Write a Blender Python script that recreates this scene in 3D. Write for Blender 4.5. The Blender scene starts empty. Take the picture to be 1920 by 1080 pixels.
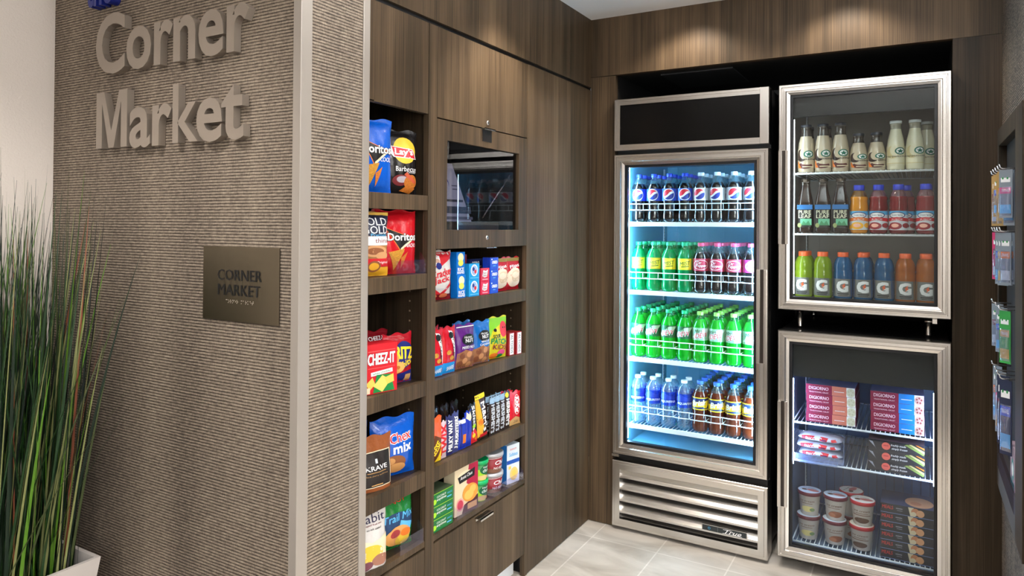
import bpy, math, random
from mathutils import Vector, Matrix, noise
from mathutils.geometry import tessellate_polygon
random.seed(7)
SC = bpy.context.scene
COL = SC.collection
PI = math.pi

# ------------------------------------------------------------------ camera
CAM_F, CAM_CY = 1316.92, 410.9          # focal length and principal row in px of a 1920x1080 frame
yaw, pitch, roll = -0.52497758, 0.00965, 0.00738
fw = Vector((math.sin(yaw)*math.cos(pitch), math.cos(yaw)*math.cos(pitch), math.sin(pitch)))
rt = Vector((math.cos(yaw), -math.sin(yaw), 0)); upv = rt.cross(fw)
rt, upv = math.cos(roll)*rt + math.sin(roll)*upv, -math.sin(roll)*rt + math.cos(roll)*upv
cd = bpy.data.cameras.new('camera'); cam = bpy.data.objects.new('camera', cd); COL.objects.link(cam)
cam.matrix_world = Matrix(((rt.x, upv.x, -fw.x, 0), (rt.y, upv.y, -fw.y, 0), (rt.z, upv.z, -fw.z, 1.40), (0, 0, 0, 1)))
cd.sensor_width = 36; cd.sensor_fit = 'HORIZONTAL'; cd.lens = CAM_F*36/1920
cd.shift_y = (CAM_CY-540)/1920
cd.clip_start = .02
SC.camera = cam

# ------------------------------------------------------------------ view, world, lights
SC.view_settings.view_transform = 'Standard'; SC.view_settings.look = 'None'
SC.view_settings.gamma = 1; SC.view_settings.use_curve_mapping = False
SC.view_settings.exposure = 0.0
try:
    SC.cycles.use_denoising = True
    SC.cycles.max_bounces = 10; SC.cycles.transparent_max_bounces = 24
    SC.cycles.diffuse_bounces = 4; SC.cycles.glossy_bounces = 4; SC.cycles.transmission_bounces = 6
    SC.cycles.sample_clamp_indirect = 6; SC.cycles.caustics_reflective = False; SC.cycles.caustics_refractive = False
except Exception: pass
W = bpy.data.worlds.new('world'); SC.world = W; W.use_nodes = True
W.node_tree.nodes['Background'].inputs[0].default_value = (.9, .85, .8, 1)
W.node_tree.nodes['Background'].inputs[1].default_value = .15

def area(name, loc, size, power, color, rot=(0, 0, 0), sy=None):
    l = bpy.data.lights.new(name, 'AREA'); l.energy = power; l.color = color; l.size = size
    if sy: l.shape = 'RECTANGLE'; l.size_y = sy
    o = bpy.data.objects.new(name, l); COL.objects.link(o); o.location = loc; o.rotation_euler = rot
    return o
def spot(name, loc, power, color, ang, blend, target=None, rad=.03):
    l = bpy.data.lights.new(name, 'SPOT'); l.energy = power; l.color = color; l.spot_size = math.radians(ang); l.spot_blend = blend
    l.shadow_soft_size = rad
    o = bpy.data.objects.new(name, l); COL.objects.link(o); o.location = loc
    d = Vector(target) - Vector(loc) if target else Vector((0, 0, -1))
    o.rotation_euler = d.to_track_quat('-Z', 'Y').to_euler()
    return o
WARM = (1, .90, .78)
CEIL = 2.39
NEUT = (.97, .985, 1)
area('ceiling_fill_light', (1.75, -1.6, CEIL-.02), 1.7, 165, NEUT)  # this and the next: unseen ambient fills added for overall brightness
area('ceiling_fill_light', (1.9, .8, CEIL-.02), .9, 62, NEUT)
area('rear_fill_light', (1.95, -3.35, 1.35), 1.9, 120, NEUT, (-PI/2-.2, 0, 0), 1.9)  # unseen fill added behind the camera to brighten steel, floor and ceiling
spot('downlight_beam', (-.86, 2.93, CEIL-.03), 16, WARM, 128, .5)
spot('downlight_beam', (-.25, 2.93, CEIL-.03), 16, WARM, 128, .5)
spot('downlight_beam', (-1.10, 2.24, CEIL-.03), 40, WARM, 104, .6)
spot('downlight_beam', (-.55, 2.35, CEIL-.03), 75, (1, .95, .90), 66, .8)
area('ceiling_brightening_fill', (.0, 1.3, 1.85), .5, 52, NEUT, (PI, 0, 0))  # unseen upward fill, added only to brighten the ceiling
spot('downlight_beam', (-1.75, .55, CEIL-.03), 52, (1, .95, .89), 125, .9)
spot('downlight_beam', (.0, .55, CEIL-.03), 20, WARM, 110, .9)

# ------------------------------------------------------------------ materials
def lin(c):
    f = lambda v: (v/255/12.92 if v/255 <= .04045 else ((v/255+.055)/1.055)**2.4)
    return (f(c[0]), f(c[1]), f(c[2]), 1)
_M = {}
def mat(name, rgb, rough=.5, metal=0, emit=0, spec=.5, coat=0, bump=0, bscale=40, var=0):
    """plain procedural material; rgb in sRGB 0..255; light colour variation and bump from noise"""
    k = name
    if k in _M: return _M[k]
    m = bpy.data.materials.new(name); m.use_nodes = True; nt = m.node_tree; b = nt.nodes['Principled BSDF']
    b.inputs['Base Color'].default_value = lin(rgb); b.inputs['Roughness'].default_value = rough
    b.inputs['Metallic'].default_value = metal; b.inputs['Specular IOR Level'].default_value = spec
    b.inputs['Coat Weight'].default_value = coat
    if emit:
        b.inputs['Emission Color'].default_value = lin(rgb); b.inputs['Emission Strength'].default_value = emit
    if bump or var:
        tc = nt.nodes.new('ShaderNodeTexCoord'); n = nt.nodes.new('ShaderNodeTexNoise'); n.inputs['Scale'].default_value = bscale
        n.inputs['Detail'].default_value = 3
        nt.links.new(tc.outputs['Object'], n.inputs['Vector'])
        if bump:
            bp = nt.nodes.new('ShaderNodeBump'); bp.inputs['Strength'].default_value = bump; bp.inputs['Distance'].default_value = .004
            nt.links.new(n.outputs['Fac'], bp.inputs['Height']); nt.links.new(bp.outputs['Normal'], b.inputs['Normal'])
        if var:
            hs = nt.nodes.new('ShaderNodeMixRGB'); hs.blend_type = 'MULTIPLY'; hs.inputs[0].default_value = var
            hs.inputs[1].default_value = lin(rgb); nt.links.new(n.outputs['Fac'], hs.inputs[2])
            nt.links.new(hs.outputs[0], b.inputs['Base Color'])
    _M[k] = m; return m
def film(name, rgb):            # printed plastic film: slightly shiny, creased
    return mat('film_'+name, rgb, rough=.27, bump=.75, bscale=42, coat=.3)
def ink(name, rgb): return mat('ink_'+name, rgb, rough=.45)
def card(name, rgb): return mat('card_'+name, rgb, rough=.5)

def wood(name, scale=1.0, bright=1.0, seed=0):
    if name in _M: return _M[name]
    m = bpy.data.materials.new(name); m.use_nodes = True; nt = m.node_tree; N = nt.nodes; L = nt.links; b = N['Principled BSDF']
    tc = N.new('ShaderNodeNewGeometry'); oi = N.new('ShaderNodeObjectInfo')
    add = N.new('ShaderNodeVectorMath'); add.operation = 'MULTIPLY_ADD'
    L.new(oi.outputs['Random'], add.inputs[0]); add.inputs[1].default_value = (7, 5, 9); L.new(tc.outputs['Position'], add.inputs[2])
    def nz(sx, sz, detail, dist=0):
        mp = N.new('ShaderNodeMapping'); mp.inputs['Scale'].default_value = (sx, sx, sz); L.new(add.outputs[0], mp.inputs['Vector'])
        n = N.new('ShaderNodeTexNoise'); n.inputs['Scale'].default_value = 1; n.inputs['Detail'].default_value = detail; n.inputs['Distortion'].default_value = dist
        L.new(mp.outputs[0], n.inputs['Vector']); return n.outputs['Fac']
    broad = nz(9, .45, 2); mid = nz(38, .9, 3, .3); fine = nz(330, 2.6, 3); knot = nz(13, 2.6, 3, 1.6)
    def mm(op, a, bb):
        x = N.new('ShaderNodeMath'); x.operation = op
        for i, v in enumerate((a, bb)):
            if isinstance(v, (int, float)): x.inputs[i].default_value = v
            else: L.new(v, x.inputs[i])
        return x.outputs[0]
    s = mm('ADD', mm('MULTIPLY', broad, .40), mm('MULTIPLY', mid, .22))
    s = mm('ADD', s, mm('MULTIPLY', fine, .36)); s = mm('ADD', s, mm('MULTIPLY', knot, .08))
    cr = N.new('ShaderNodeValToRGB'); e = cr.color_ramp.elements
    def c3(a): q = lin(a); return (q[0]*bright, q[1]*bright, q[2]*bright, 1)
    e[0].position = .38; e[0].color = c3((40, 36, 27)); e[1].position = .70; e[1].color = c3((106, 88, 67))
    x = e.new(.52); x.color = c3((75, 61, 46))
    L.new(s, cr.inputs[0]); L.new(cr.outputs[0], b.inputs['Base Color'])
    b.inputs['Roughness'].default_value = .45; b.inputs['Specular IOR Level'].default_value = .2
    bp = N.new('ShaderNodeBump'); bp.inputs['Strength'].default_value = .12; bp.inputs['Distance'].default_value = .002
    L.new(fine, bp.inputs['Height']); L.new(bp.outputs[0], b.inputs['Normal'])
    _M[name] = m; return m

def textile(name, base, axis):
    """ribbed woven wallcovering: horizontal cords with dashed dark gaps"""
    m = bpy.data.materials.new(name); m.use_nodes = True; nt = m.node_tree; N = nt.nodes; L = nt.links; b = N['Principled BSDF']
    g = N.new('ShaderNodeNewGeometry'); sp = N.new('ShaderNodeSeparateXYZ'); L.new(g.outputs['Position'], sp.inputs[0])
    def mm(op, a, bb=0., c=None):
        x = N.new('ShaderNodeMath'); x.operation = op
        for i, v in enumerate((a, bb, c)):
            if v is None: continue
            if isinstance(v, (int, float)): x.inputs[i].default_value = v
            else: L.new(v, x.inputs[i])
        return x.outputs[0]
    def nz(v, detail=2):
        mp = N.new('ShaderNodeMapping'); mp.inputs['Scale'].default_value = v; L.new(g.outputs['Position'], mp.inputs['Vector'])
        n = N.new('ShaderNodeTexNoise'); n.inputs['Scale'].default_value = 1; n.inputs['Detail'].default_value = detail
        L.new(mp.outputs[0], n.inputs['Vector']); return n.outputs['Fac']
    P = .0083
    ph = mm('MULTIPLY', sp.outputs['Z'], 2*PI/P)
    wob = mm('MULTIPLY', nz((7, 7, 30)), .8)
    w1 = mm('SINE', mm('ADD', ph, wob)); w2 = mm('SINE', mm('ADD', mm('MULTIPLY', ph, 2.0), 1.0))
    dash = nz((55, 55, 240), 2); dash2 = nz((420, 420, 120), 1); band = nz((6, 6, .25), 2)
    line = mm('SUBTRACT', .45, mm('MULTIPLY', mm('POWER', mm('MULTIPLY', mm('ADD', w1, 1.0), .5), 3.0), 1.35))
    s = mm('ADD', mm('MULTIPLY', line, .75), mm('MULTIPLY', mm('SUBTRACT', dash, .5), 1.5))
    s = mm('ADD', s, mm('MULTIPLY', mm('SUBTRACT', dash2, .5), .8)); s = mm('ADD', s, mm('MULTIPLY', mm('SUBTRACT', band, .5), .9))
    s = mm('ADD', mm('MULTIPLY', s, .5), .5)
    cr = N.new('ShaderNodeValToRGB'); e = cr.color_ramp.elements
    e[0].position = .12; e[0].color = lin((52, 44, 38)); e[1].position = .92; e[1].color = lin((172, 157, 138))
    x = e.new(.5); x.color = lin(base)
    L.new(s, cr.inputs[0]); L.new(cr.outputs[0], b.inputs['Base Color']); b.inputs['Roughness'].default_value = .75
    bp = N.new('ShaderNodeBump'); bp.inputs['Strength'].default_value = .5; bp.inputs['Distance'].default_value = .002
    L.new(line, bp.inputs['Height']); L.new(bp.outputs[0], b.inputs['Normal'])
    return m

def steel(name='brushed_steel', axis=2, rough=.24, col=(222, 218, 213)):
    """brushed stainless steel: grain only in the roughness and a faint tone"""
    if name in _M: return _M[name]
    m = bpy.data.materials.new(name); m.use_nodes = True; nt = m.node_tree; N = nt.nodes; L = nt.links; b = N['Principled BSDF']
    b.inputs['Metallic'].default_value = 1
    tc = N.new('ShaderNodeNewGeometry'); mp = N.new('ShaderNodeMapping'); sc = [420, 420, 420]; sc[axis] = 1.2
    mp.inputs['Scale'].default_value = sc; L.new(tc.outputs['Position'], mp.inputs['Vector'])
    n = N.new('ShaderNodeTexNoise'); n.inputs['Scale'].default_value = 1; n.inputs['Detail'].default_value = 1; L.new(mp.outputs[0], n.inputs['Vector'])
    r = N.new('ShaderNodeMapRange'); r.inputs['To Min'].default_value = rough-.01; r.inputs['To Max'].default_value = rough+.02
    L.new(n.outputs['Fac'], r.inputs['Value']); L.new(r.outputs[0], b.inputs['Roughness'])
    cr = N.new('ShaderNodeMixRGB'); cr.inputs[1].default_value = lin(tuple(c*.99 for c in col)); cr.inputs[2].default_value = lin(col)
    L.new(n.outputs['Fac'], cr.inputs[0]); L.new(cr.outputs[0], b.inputs['Base Color'])
    _M[name] = m; return m

def clear(name, tint=(255, 255, 255), refl=.0, rough=.0, ior=1.45, body=0, bodycol=(255, 255, 255)):
    """thin clear sheet: transparent with fresnel reflection and optionally a little body colour"""
    if name in _M: return _M[name]
    m = bpy.data.materials.new(name); m.use_nodes = True; nt = m.node_tree; N = nt.nodes; L = nt.links
    N.remove(N['Principled BSDF']); out = N['Material Output']
    t = N.new('ShaderNodeBsdfTransparent'); t.inputs[0].default_value = lin(tint)
    g = N.new('ShaderNodeBsdfGlossy'); g.inputs['Roughness'].default_value = rough
    fr = N.new('ShaderNodeFresnel'); fr.inputs['IOR'].default_value = ior
    ad = N.new('ShaderNodeMath'); ad.operation = 'ADD'; ad.use_clamp = True; ad.inputs[1].default_value = refl; L.new(fr.outputs[0], ad.inputs[0])
    ge = N.new('ShaderNodeNewGeometry'); iv = N.new('ShaderNodeMath'); iv.operation = 'SUBTRACT'; iv.inputs[0].default_value = 1; L.new(ge.outputs['Backfacing'], iv.inputs[1])
    mul = N.new('ShaderNodeMath'); mul.operation = 'MULTIPLY'; L.new(ad.outputs[0], mul.inputs[0]); L.new(iv.outputs[0], mul.inputs[1]); ad = mul
    mx = N.new('ShaderNodeMixShader'); L.new(ad.outputs[0], mx.inputs[0]); L.new(g.outputs[0], mx.inputs[2])
    if body:
        d = N.new('ShaderNodeBsdfDiffuse'); d.inputs[0].default_value = lin(bodycol); m2 = N.new('ShaderNodeMixShader'); m2.inputs[0].default_value = body
        L.new(t.outputs[0], m2.inputs[1]); L.new(d.outputs[0], m2.inputs[2]); L.new(m2.outputs[0], mx.inputs[1])
    else: L.new(t.outputs[0], mx.inputs[1])
    L.new(mx.outputs[0], out.inputs[0]); _M[name] = m; return m
def liquid(name, rgb, through=.35, trans=.3):
    """coloured drink in a glossy bottle: part see-through, part translucent"""
    if name in _M: return _M[name]
    m = bpy.data.materials.new(name); m.use_nodes = True; nt = m.node_tree; N = nt.nodes; L = nt.links; out = N['Material Output']
    b = N['Principled BSDF']; b.inputs['Base Color'].default_value = lin(rgb); b.inputs['Roughness'].default_value = .07; b.inputs['Coat Weight'].default_value = .6
    b.inputs['Coat Roughness'].default_value = .03
    tl = N.new('ShaderNodeBsdfTranslucent'); tl.inputs[0].default_value = lin(rgb)
    tp = N.new('ShaderNodeBsdfTransparent'); tp.inputs[0].default_value = lin(tuple(min(255, c*.7+70) for c in rgb))
    a = N.new('ShaderNodeMixShader'); a.inputs[0].default_value = trans; L.new(b.outputs[0], a.inputs[1]); L.new(tl.outputs[0], a.inputs[2])
    c = N.new('ShaderNodeMixShader'); c.inputs[0].default_value = through; L.new(a.outputs[0], c.inputs[1]); L.new(tp.outputs[0], c.inputs[2])
    L.new(c.outputs[0], out.inputs[0]); _M[name] = m; return m
def lampmat(name, rgb, k):
    if name in _M: return _M[name]
    m = bpy.data.materials.new(name); m.use_nodes = True; nt = m.node_tree; nt.nodes.remove(nt.nodes['Principled BSDF'])
    e = nt.nodes.new('ShaderNodeEmission'); e.inputs[0].default_value = lin(rgb); e.inputs[1].default_value = k
    nt.links.new(e.outputs[0], nt.nodes['Material Output'].inputs[0]); _M[name] = m; return m

# ------------------------------------------------------------------ mesh builder
class MB:
    def __init__(s): s.v = []; s.f = []; s.m = []; s.sm = []; s.mats = []
    def mi(s, m):
        if m not in s.mats: s.mats.append(m)
        return s.mats.index(m)
    def poly(s, pts, m, smooth=False):
        i = len(s.v); s.v += [tuple(p) for p in pts]; s.f.append(tuple(range(i, i+len(pts)))); s.m.append(s.mi(m)); s.sm.append(smooth)
    def box(s, x0, x1, y0, y1, z0, z1, m):
        i = len(s.v)
        s.v += [(x0, y0, z0), (x1, y0, z0), (x1, y1, z0), (x0, y1, z0), (x0, y0, z1), (x1, y0, z1), (x1, y1, z1), (x0, y1, z1)]
        for q in ((0, 3, 2, 1), (4, 5, 6, 7), (0, 1, 5, 4), (1, 2, 6, 5), (2, 3, 7, 6), (3, 0, 4, 7)):
            s.f.append(tuple(i+a for a in q)); s.m.append(s.mi(m)); s.sm.append(False)
        return s
    def grid(s, fn, nu, nv, m, smooth=True, wrap=False):
        """fn(i, j) -> point; m a material or fn(i, j)"""
        i0 = len(s.v); cu = nu if wrap else nu+1
        for j in range(nv+1):
            for i in range(cu): s.v.append(tuple(fn(i, j)))
        for j in range(nv):
            for i in range(nu):
                a = i0+j*cu+i; b = i0+j*cu+(i+1) % cu; s.f.append((a, b, b+cu, a+cu))
                s.m.append(s.mi(m(i, j) if callable(m) else m)); s.sm.append(smooth)
        return s
    def lathe(s, prof, m, n=24, cx=0, cy=0, cap0=True, cap1=True, sq=None):
        """prof [(r, z)], m material or list per segment; sq = squareness exponent for rounded-square bottles"""
        def pt(r, z, i):
            a = 2*PI*i/n; c, sn = math.cos(a), math.sin(a)
            k = 1
            if sq: k = 1/((abs(c)**sq+abs(sn)**sq)**(1/sq))
            return (cx+r*k*c, cy+r*k*sn, z)
        mm = (lambda i, j: m[j]) if isinstance(m, list) else m
        i0 = len(s.v)
        s.grid(lambda i, j: pt(prof[j][0], prof[j][1], i), n, len(prof)-1, mm, True, True)
        g = lambda j: m[min(j, len(m)-1)] if isinstance(m, list) else m
        if cap0: s.f.append(tuple(i0+i for i in range(n))[::-1]); s.m.append(s.mi(g(0))); s.sm.append(False)
        if cap1: k = i0+(len(prof)-1)*n; s.f.append(tuple(k+i for i in range(n))); s.m.append(s.mi(g(len(prof)-2))); s.sm.append(False)
        return s
    def tube(s, pts, r, m, n=6):
        pts = [Vector(p) for p in pts]; i0 = len(s.v)
        for k, p in enumerate(pts):
            d = (pts[min(k+1, len(pts)-1)]-pts[max(k-1, 0)]).normalized()
            a = d.cross(Vector((0, 0, 1)) if abs(d.z) < .9 else Vector((1, 0, 0))).normalized(); b = d.cross(a)
            for i in range(n):
                t = 2*PI*i/n; s.v.append(tuple(p+a*r*math.cos(t)+b*r*math.sin(t)))
        for k in range(len(pts)-1):
            for i in range(n):
                a = i0+k*n+i; b = i0+k*n+(i+1) % n; s.f.append((a, b, b+n, a+n)); s.m.append(s.mi(m)); s.sm.append(True)
        s.f.append(tuple(i0+i for i in range(n))[::-1]); s.m.append(s.mi(m)); s.sm.append(False)
        k = i0+(len(pts)-1)*n; s.f.append(tuple(k+i for i in range(n))); s.m.append(s.mi(m)); s.sm.append(False)
        return s
    def extr(s, prof, x0, x1, m, axis='x'):
        """closed profile of (y, z) points extruded along x"""
        n = len(prof); i0 = len(s.v)
        for x in (x0, x1):
            for y, z in prof: s.v.append((x, y, z) if axis == 'x' else (y, x, z))
        for i in range(n):
            a, b = i0+i, i0+(i+1) % n; s.f.append((a, b, b+n, a+n)); s.m.append(s.mi(m)); s.sm.append(False)
        s.f.append(tuple(i0+i for i in range(n))[::-1]); s.m.append(s.mi(m)); s.sm.append(False)
        s.f.append(tuple(i0+n+i for i in range(n))); s.m.append(s.mi(m)); s.sm.append(False)
        return s
    def ring(s, x0, x1, z0, z1, prof, m):
        """mitred frame: prof [(inset, y)]"""
        def rc(t, y): return [(x0+t, y, z0+t), (x1-t, y, z0+t), (x1-t, y, z1-t), (x0+t, y, z1-t)]
        for (t0, y0), (t1, y1) in zip(prof, prof[1:]):
            a, b = rc(t0, y0), rc(t1, y1)
            for i in range(4): s.poly([a[i], a[(i+1) % 4], b[(i+1) % 4], b[i]], m)
        return s
    # --- flat graphics laid on a surface: fn(x, z, off) -> point
    def tris(s, T, m, fn, off, maxl):
        key = {}
        def vid(p):
            k = (round(p[0], 5), round(p[1], 5))
            if k not in key: key[k] = len(s.v); s.v.append(tuple(fn(p[0], p[1], off)))
            return key[k]
        mi = s.mi(m); st = list(T); cnt = 0
        while st:
            a, b, c = st.pop(); cnt += 1
            l = [math.dist(a, b), math.dist(b, c), math.dist(c, a)]; k = l.index(max(l))
            if l[k] > maxl and cnt < 20000:
                if k == 1: a, b, c = b, c, a
                elif k == 2: a, b, c = c, a, b
                q = ((a[0]+b[0])/2, (a[1]+b[1])/2); st += [(a, q, c), (q, b, c)]
            else:
                s.f.append((vid(a), vid(b), vid(c))); s.m.append(mi); s.sm.append(True)
    def build(s, name, parent=None, bevel=0, loc=None, rot=None):
        me = bpy.data.meshes.new(name); me.from_pydata(s.v, [], s.f)
        for m in s.mats: me.materials.append(m)
        me.polygons.foreach_set('material_index', s.m); me.polygons.foreach_set('use_smooth', s.sm); me.update()
        o = bpy.data.objects.new(name, me); COL.objects.link(o)
        if parent: o.parent = parent
        if loc: o.location = loc
        if rot: o.rotation_euler = rot
        if bevel:
            b = o.modifiers.new('bevel', 'BEVEL'); b.width = bevel; b.segments = 2; b.limit_method = 'ANGLE'
        return o

_T = {}
def glyphs(t, bold=0.0, shear=0.0):
    k = (t, bold, shear)
    if k in _T: return _T[k]
    cu = bpy.data.curves.new('lettering', 'FONT'); cu.body = t; cu.offset = bold; cu.shear = shear; cu.resolution_u = 2
    o = bpy.data.objects.new('lettering', cu); me = bpy.data.meshes.new_from_object(o); me.calc_loop_triangles()
    V = [(v.co.x, v.co.y) for v in me.vertices]; T = [tuple(V[i] for i in tr.vertices) for tr in me.loop_triangles]
    xs = [p[0] for p in V]; ys = [p[1] for p in V]
    r = (T, min(xs), max(xs), min(ys), max(ys)); bpy.data.objects.remove(o); bpy.data.curves.remove(cu); bpy.data.meshes.remove(me)
    _T[k] = r; return r
def text_tris(t, cx, cz, w, h, bold=.0, shear=0, rot=0):
    """layers of lettering triangles fitted into w x h; bold strokes come from slightly shifted layers"""
    T, x0, x1, y0, y1 = glyphs(t, 0, shear); c, s = math.cos(rot), math.sin(rot); out = []
    d = bold*h
    for dx, dz in (((0, 0),) if bold < .009 else ((-d, -d*.5), (d, d*.5)) if bold < .03 else ((-d, -d), (d, d), (-d, d), (d, -d))):
        o = []
        for tr in T:
            q = []
            for x, y in tr:
                a = ((x-x0)/(x1-x0)-.5)*w+dx; b = ((y-y0)/(y1-y0)-.5)*h+dz; q.append((cx+a*c-b*s, cz+a*s+b*c))
            o.append(tuple(q))
        out.append(o)
    return out
def poly_tris(pts):
    t = tessellate_polygon([[Vector((p[0], p[1], 0)) for p in pts]]); return [tuple(pts[i] for i in q) for q in t]
def paint(mb, specs, w, h, fn, maxl=.01, base=.0003, step=.0002):
    """specs in fractions of w (centre 0) and h (0..1): R rectangle, E ellipse, P polygon, T text"""
    for i, s in enumerate(specs):
        off = base+step*i; k = s[0]
        if k == 'R':
            _, cx, cz, ww, hh, m = s[:6]; r = s[6] if len(s) > 6 else 0; c, sn = math.cos(r), math.sin(r); q = []
            for a, b in ((-.5, -.5), (.5, -.5), (.5, .5), (-.5, .5)):
                a *= ww*w; b *= hh*h; q.append((cx*w+a*c-b*sn, cz*h+a*sn+b*c))
            mb.tris(poly_tris(q), m, fn, off, maxl)
        elif k == 'E':
            _, cx, cz, rx, rz, m = s[:6]; n = s[6] if len(s) > 6 else 20
            q = [(cx*w+rx*w*math.cos(2*PI*j/n), cz*h+rz*h*math.sin(2*PI*j/n)) for j in range(n)]
            mb.tris(poly_tris(q), m, fn, off, maxl)
        elif k == 'P':
            mb.tris(poly_tris([(a*w, b*h) for a, b in s[1]]), s[2], fn, off, maxl)
        elif k == 'T':
            _, t, cx, cz, ww, hh, m = s[:7]; o = s[7] if len(s) > 7 else {}
            if o.get('rot') and abs(abs(o['rot'])-PI/2) < .3:    # sideways lettering: ww is run length as a fraction of h
                layers = text_tris(t, cx*w, cz*h, ww*h, hh*w, o.get('b', .01), o.get('s', 0), o['rot'])
            else: layers = text_tris(t, cx*w, cz*h, ww*w, hh*h, o.get('b', .01), o.get('s', 0), o.get('rot', 0))
            for q, tl in enumerate(layers): mb.tris(tl, m, fn, off+q*.00004, maxl)

# ------------------------------------------------------------------ things
def tag(o, label, cat, group=None, kind=None):
    if label: o['label'] = label
    if cat: o['category'] = cat
    if group: o['group'] = group
    if kind: o['kind'] = kind
    return o
def thing(name, loc=(0, 0, 0), rz=0, label=None, cat=None, group=None):
    o = bpy.data.objects.new(name, None); COL.objects.link(o); o.location = loc; o.rotation_euler = (0, 0, rz); o.empty_display_size = .05
    return tag(o, label, cat, group)
def struct(o): o['kind'] = 'structure'; return o
def dup(root, loc, rot=None, label=None, group=None):
    r = root.copy(); COL.objects.link(r); r.location = loc
    if rot is not None: r.rotation_euler = rot if isinstance(rot, tuple) else (0, 0, rot)
    if label: r['label'] = label
    if group: r['group'] = group
    for ch in list(KIDS.get(root.name, [])):
        c = ch.copy(); COL.objects.link(c); c.parent = r; KIDS.setdefault(r.name, []).append(c)
    return r
KIDS = {}
def part(mb, name, root, **k):
    """a part of a thing; root may be a part, then this is its sub-part"""
    o = mb.build(name, root, **k); KIDS.setdefault(root.name, []).append(o); return o
class Proto:
    """first placement uses the built thing itself, later ones copy it"""
    def __init__(s, root): s.root = root; s.used = False
    def at(s, loc, rot=None, label=None, group=None):
        if not s.used:
            s.used = True; s.root.location = loc
            if rot is not None: s.root.rotation_euler = rot if isinstance(rot, tuple) else (0, 0, rot)
            if label: s.root['label'] = label
            if group: s.root['group'] = group
            return s.root
        return dup(s.root, loc, rot, label, group)
ORD = ['first', 'second', 'third', 'fourth', 'fifth', 'sixth', 'seventh', 'eighth', 'ninth']
# ------------------------------------------------------------------ shared materials
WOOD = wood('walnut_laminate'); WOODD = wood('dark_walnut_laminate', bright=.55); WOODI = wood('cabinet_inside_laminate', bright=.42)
STEEL = steel('brushed_steel_vertical', 2); STEELH = steel('brushed_steel_horizontal', 0)
STEELS = steel('steel_hardware', 2, .2)
BLACK = mat('black_paint', (14, 14, 15), .45); BLACKG = mat('black_gloss_panel', (9, 9, 10), .16, spec=.25)
NICHE = mat('black_niche', (10, 10, 11), .55)
GASKET = mat('black_gasket', (12, 14, 20), .4)
GLASS = clear('door_glass', (248, 252, 252), refl=.015)
ACRYL = clear('clear_acrylic', (246, 244, 252), refl=.04, body=.02, bodycol=(170, 165, 215))
WHITEP = mat('white_plastic', (232, 235, 238), .35)
WHITEW = mat('white_coated_wire', (228, 234, 240), .3)
TRIM = mat('satin_beige_trim', (168, 160, 151), .35, metal=.25)
CREAM = mat('cream_wallcovering', (230, 221, 213), .8, bump=.4, bscale=160)
CEILM = mat('ceiling_paint', (242, 241, 240), .8)
SX = -1.361                      # face of the snack cabinets and tall panel
YB = 3.097                       # face of the wood wall round the coolers
YC = 1.2516                      # face of the sign wall
XR = .262                        # right-hand wall
XL = -2.485                      # cream wall

# ------------------------------------------------------------------ room shell
fm = bpy.data.materials.new('stone_floor_tile'); fm.use_nodes = True
nt = fm.node_tree; N = nt.nodes; L = nt.links; b = N['Principled BSDF']
g = N.new('ShaderNodeNewGeometry'); mp = N.new('ShaderNodeMapping'); mp.inputs['Location'].default_value = (1.272, -2.94+.61, 0)
L.new(g.outputs['Position'], mp.inputs[0])
br = N.new('ShaderNodeTexBrick'); br.inputs['Scale'].default_value = 1; br.inputs['Brick Width'].default_value = .299; br.inputs['Row Height'].default_value = .61
br.inputs['Mortar Size'].default_value = .003; br.inputs['Mortar Smooth'].default_value = .1; br.offset = 0; br.squash = 1
br.inputs['Color1'].default_value = lin((206, 199, 189)); br.inputs['Color2'].default_value = lin((150, 139, 127)); br.inputs['Mortar'].default_value = lin((228, 222, 214))
br.inputs['Bias'].default_value = -.35
L.new(mp.outputs[0], br.inputs['Vector'])
mp2 = N.new('ShaderNodeMapping'); mp2.inputs['Scale'].default_value = (2.2, 5, 1); L.new(g.outputs['Position'], mp2.inputs[0])
n1 = N.new('ShaderNodeTexNoise'); n1.inputs['Scale'].default_value = 1.6; n1.inputs['Detail'].default_value = 7; n1.inputs['Distortion'].default_value = .8; L.new(mp2.outputs[0], n1.inputs['Vector'])
cr = N.new('ShaderNodeValToRGB'); cr.color_ramp.elements[0].position = .3; cr.color_ramp.elements[0].color = (.66, .63, .59, 1); cr.color_ramp.elements[1].position = .68; cr.color_ramp.elements[1].color = (1.12, 1.11, 1.1, 1)
L.new(n1.outputs['Fac'], cr.inputs[0])
mu = N.new('ShaderNodeMixRGB'); mu.blend_type = 'MULTIPLY'; mu.inputs[0].default_value = 1; L.new(br.outputs['Color'], mu.inputs[1]); L.new(cr.outputs[0], mu.inputs[2])
L.new(mu.outputs[0], b.inputs['Base Color']); b.inputs['Roughness'].default_value = .38
bp = N.new('ShaderNodeBump'); bp.inputs['Strength'].default_value = .25; bp.inputs['Distance'].default_value = .002; bp.invert = True
L.new(br.outputs['Fac'], bp.inputs['Height']); L.new(bp.outputs[0], b.inputs['Normal'])
struct(MB().box(-3.2, 3, -3.5, 3.95, -.05, 0, fm).build('floor'))
struct(MB().box(XL, 3, -3.4, .95, .0, .006, mat('added_dark_carpet', (58, 54, 52), .95, bump=.5, bscale=200)).build('floor_carpet_added'))  # unseen dark carpet added to darken what the freezer glass reflects
struct(MB().box(-3.2, 3, -3.5, 3.95, CEIL, CEIL+.08, CEILM).build('ceiling'))
struct(MB().box(XL-.1, XL, -3.5, YC+.03, 0, CEIL, CREAM).build('wall_left'))
struct(MB().box(XL, 3, -3.5, -3.4, 0, CEIL, mat('back_wall_paint', (226, 220, 212), .8)).build('wall_rear'))
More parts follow.
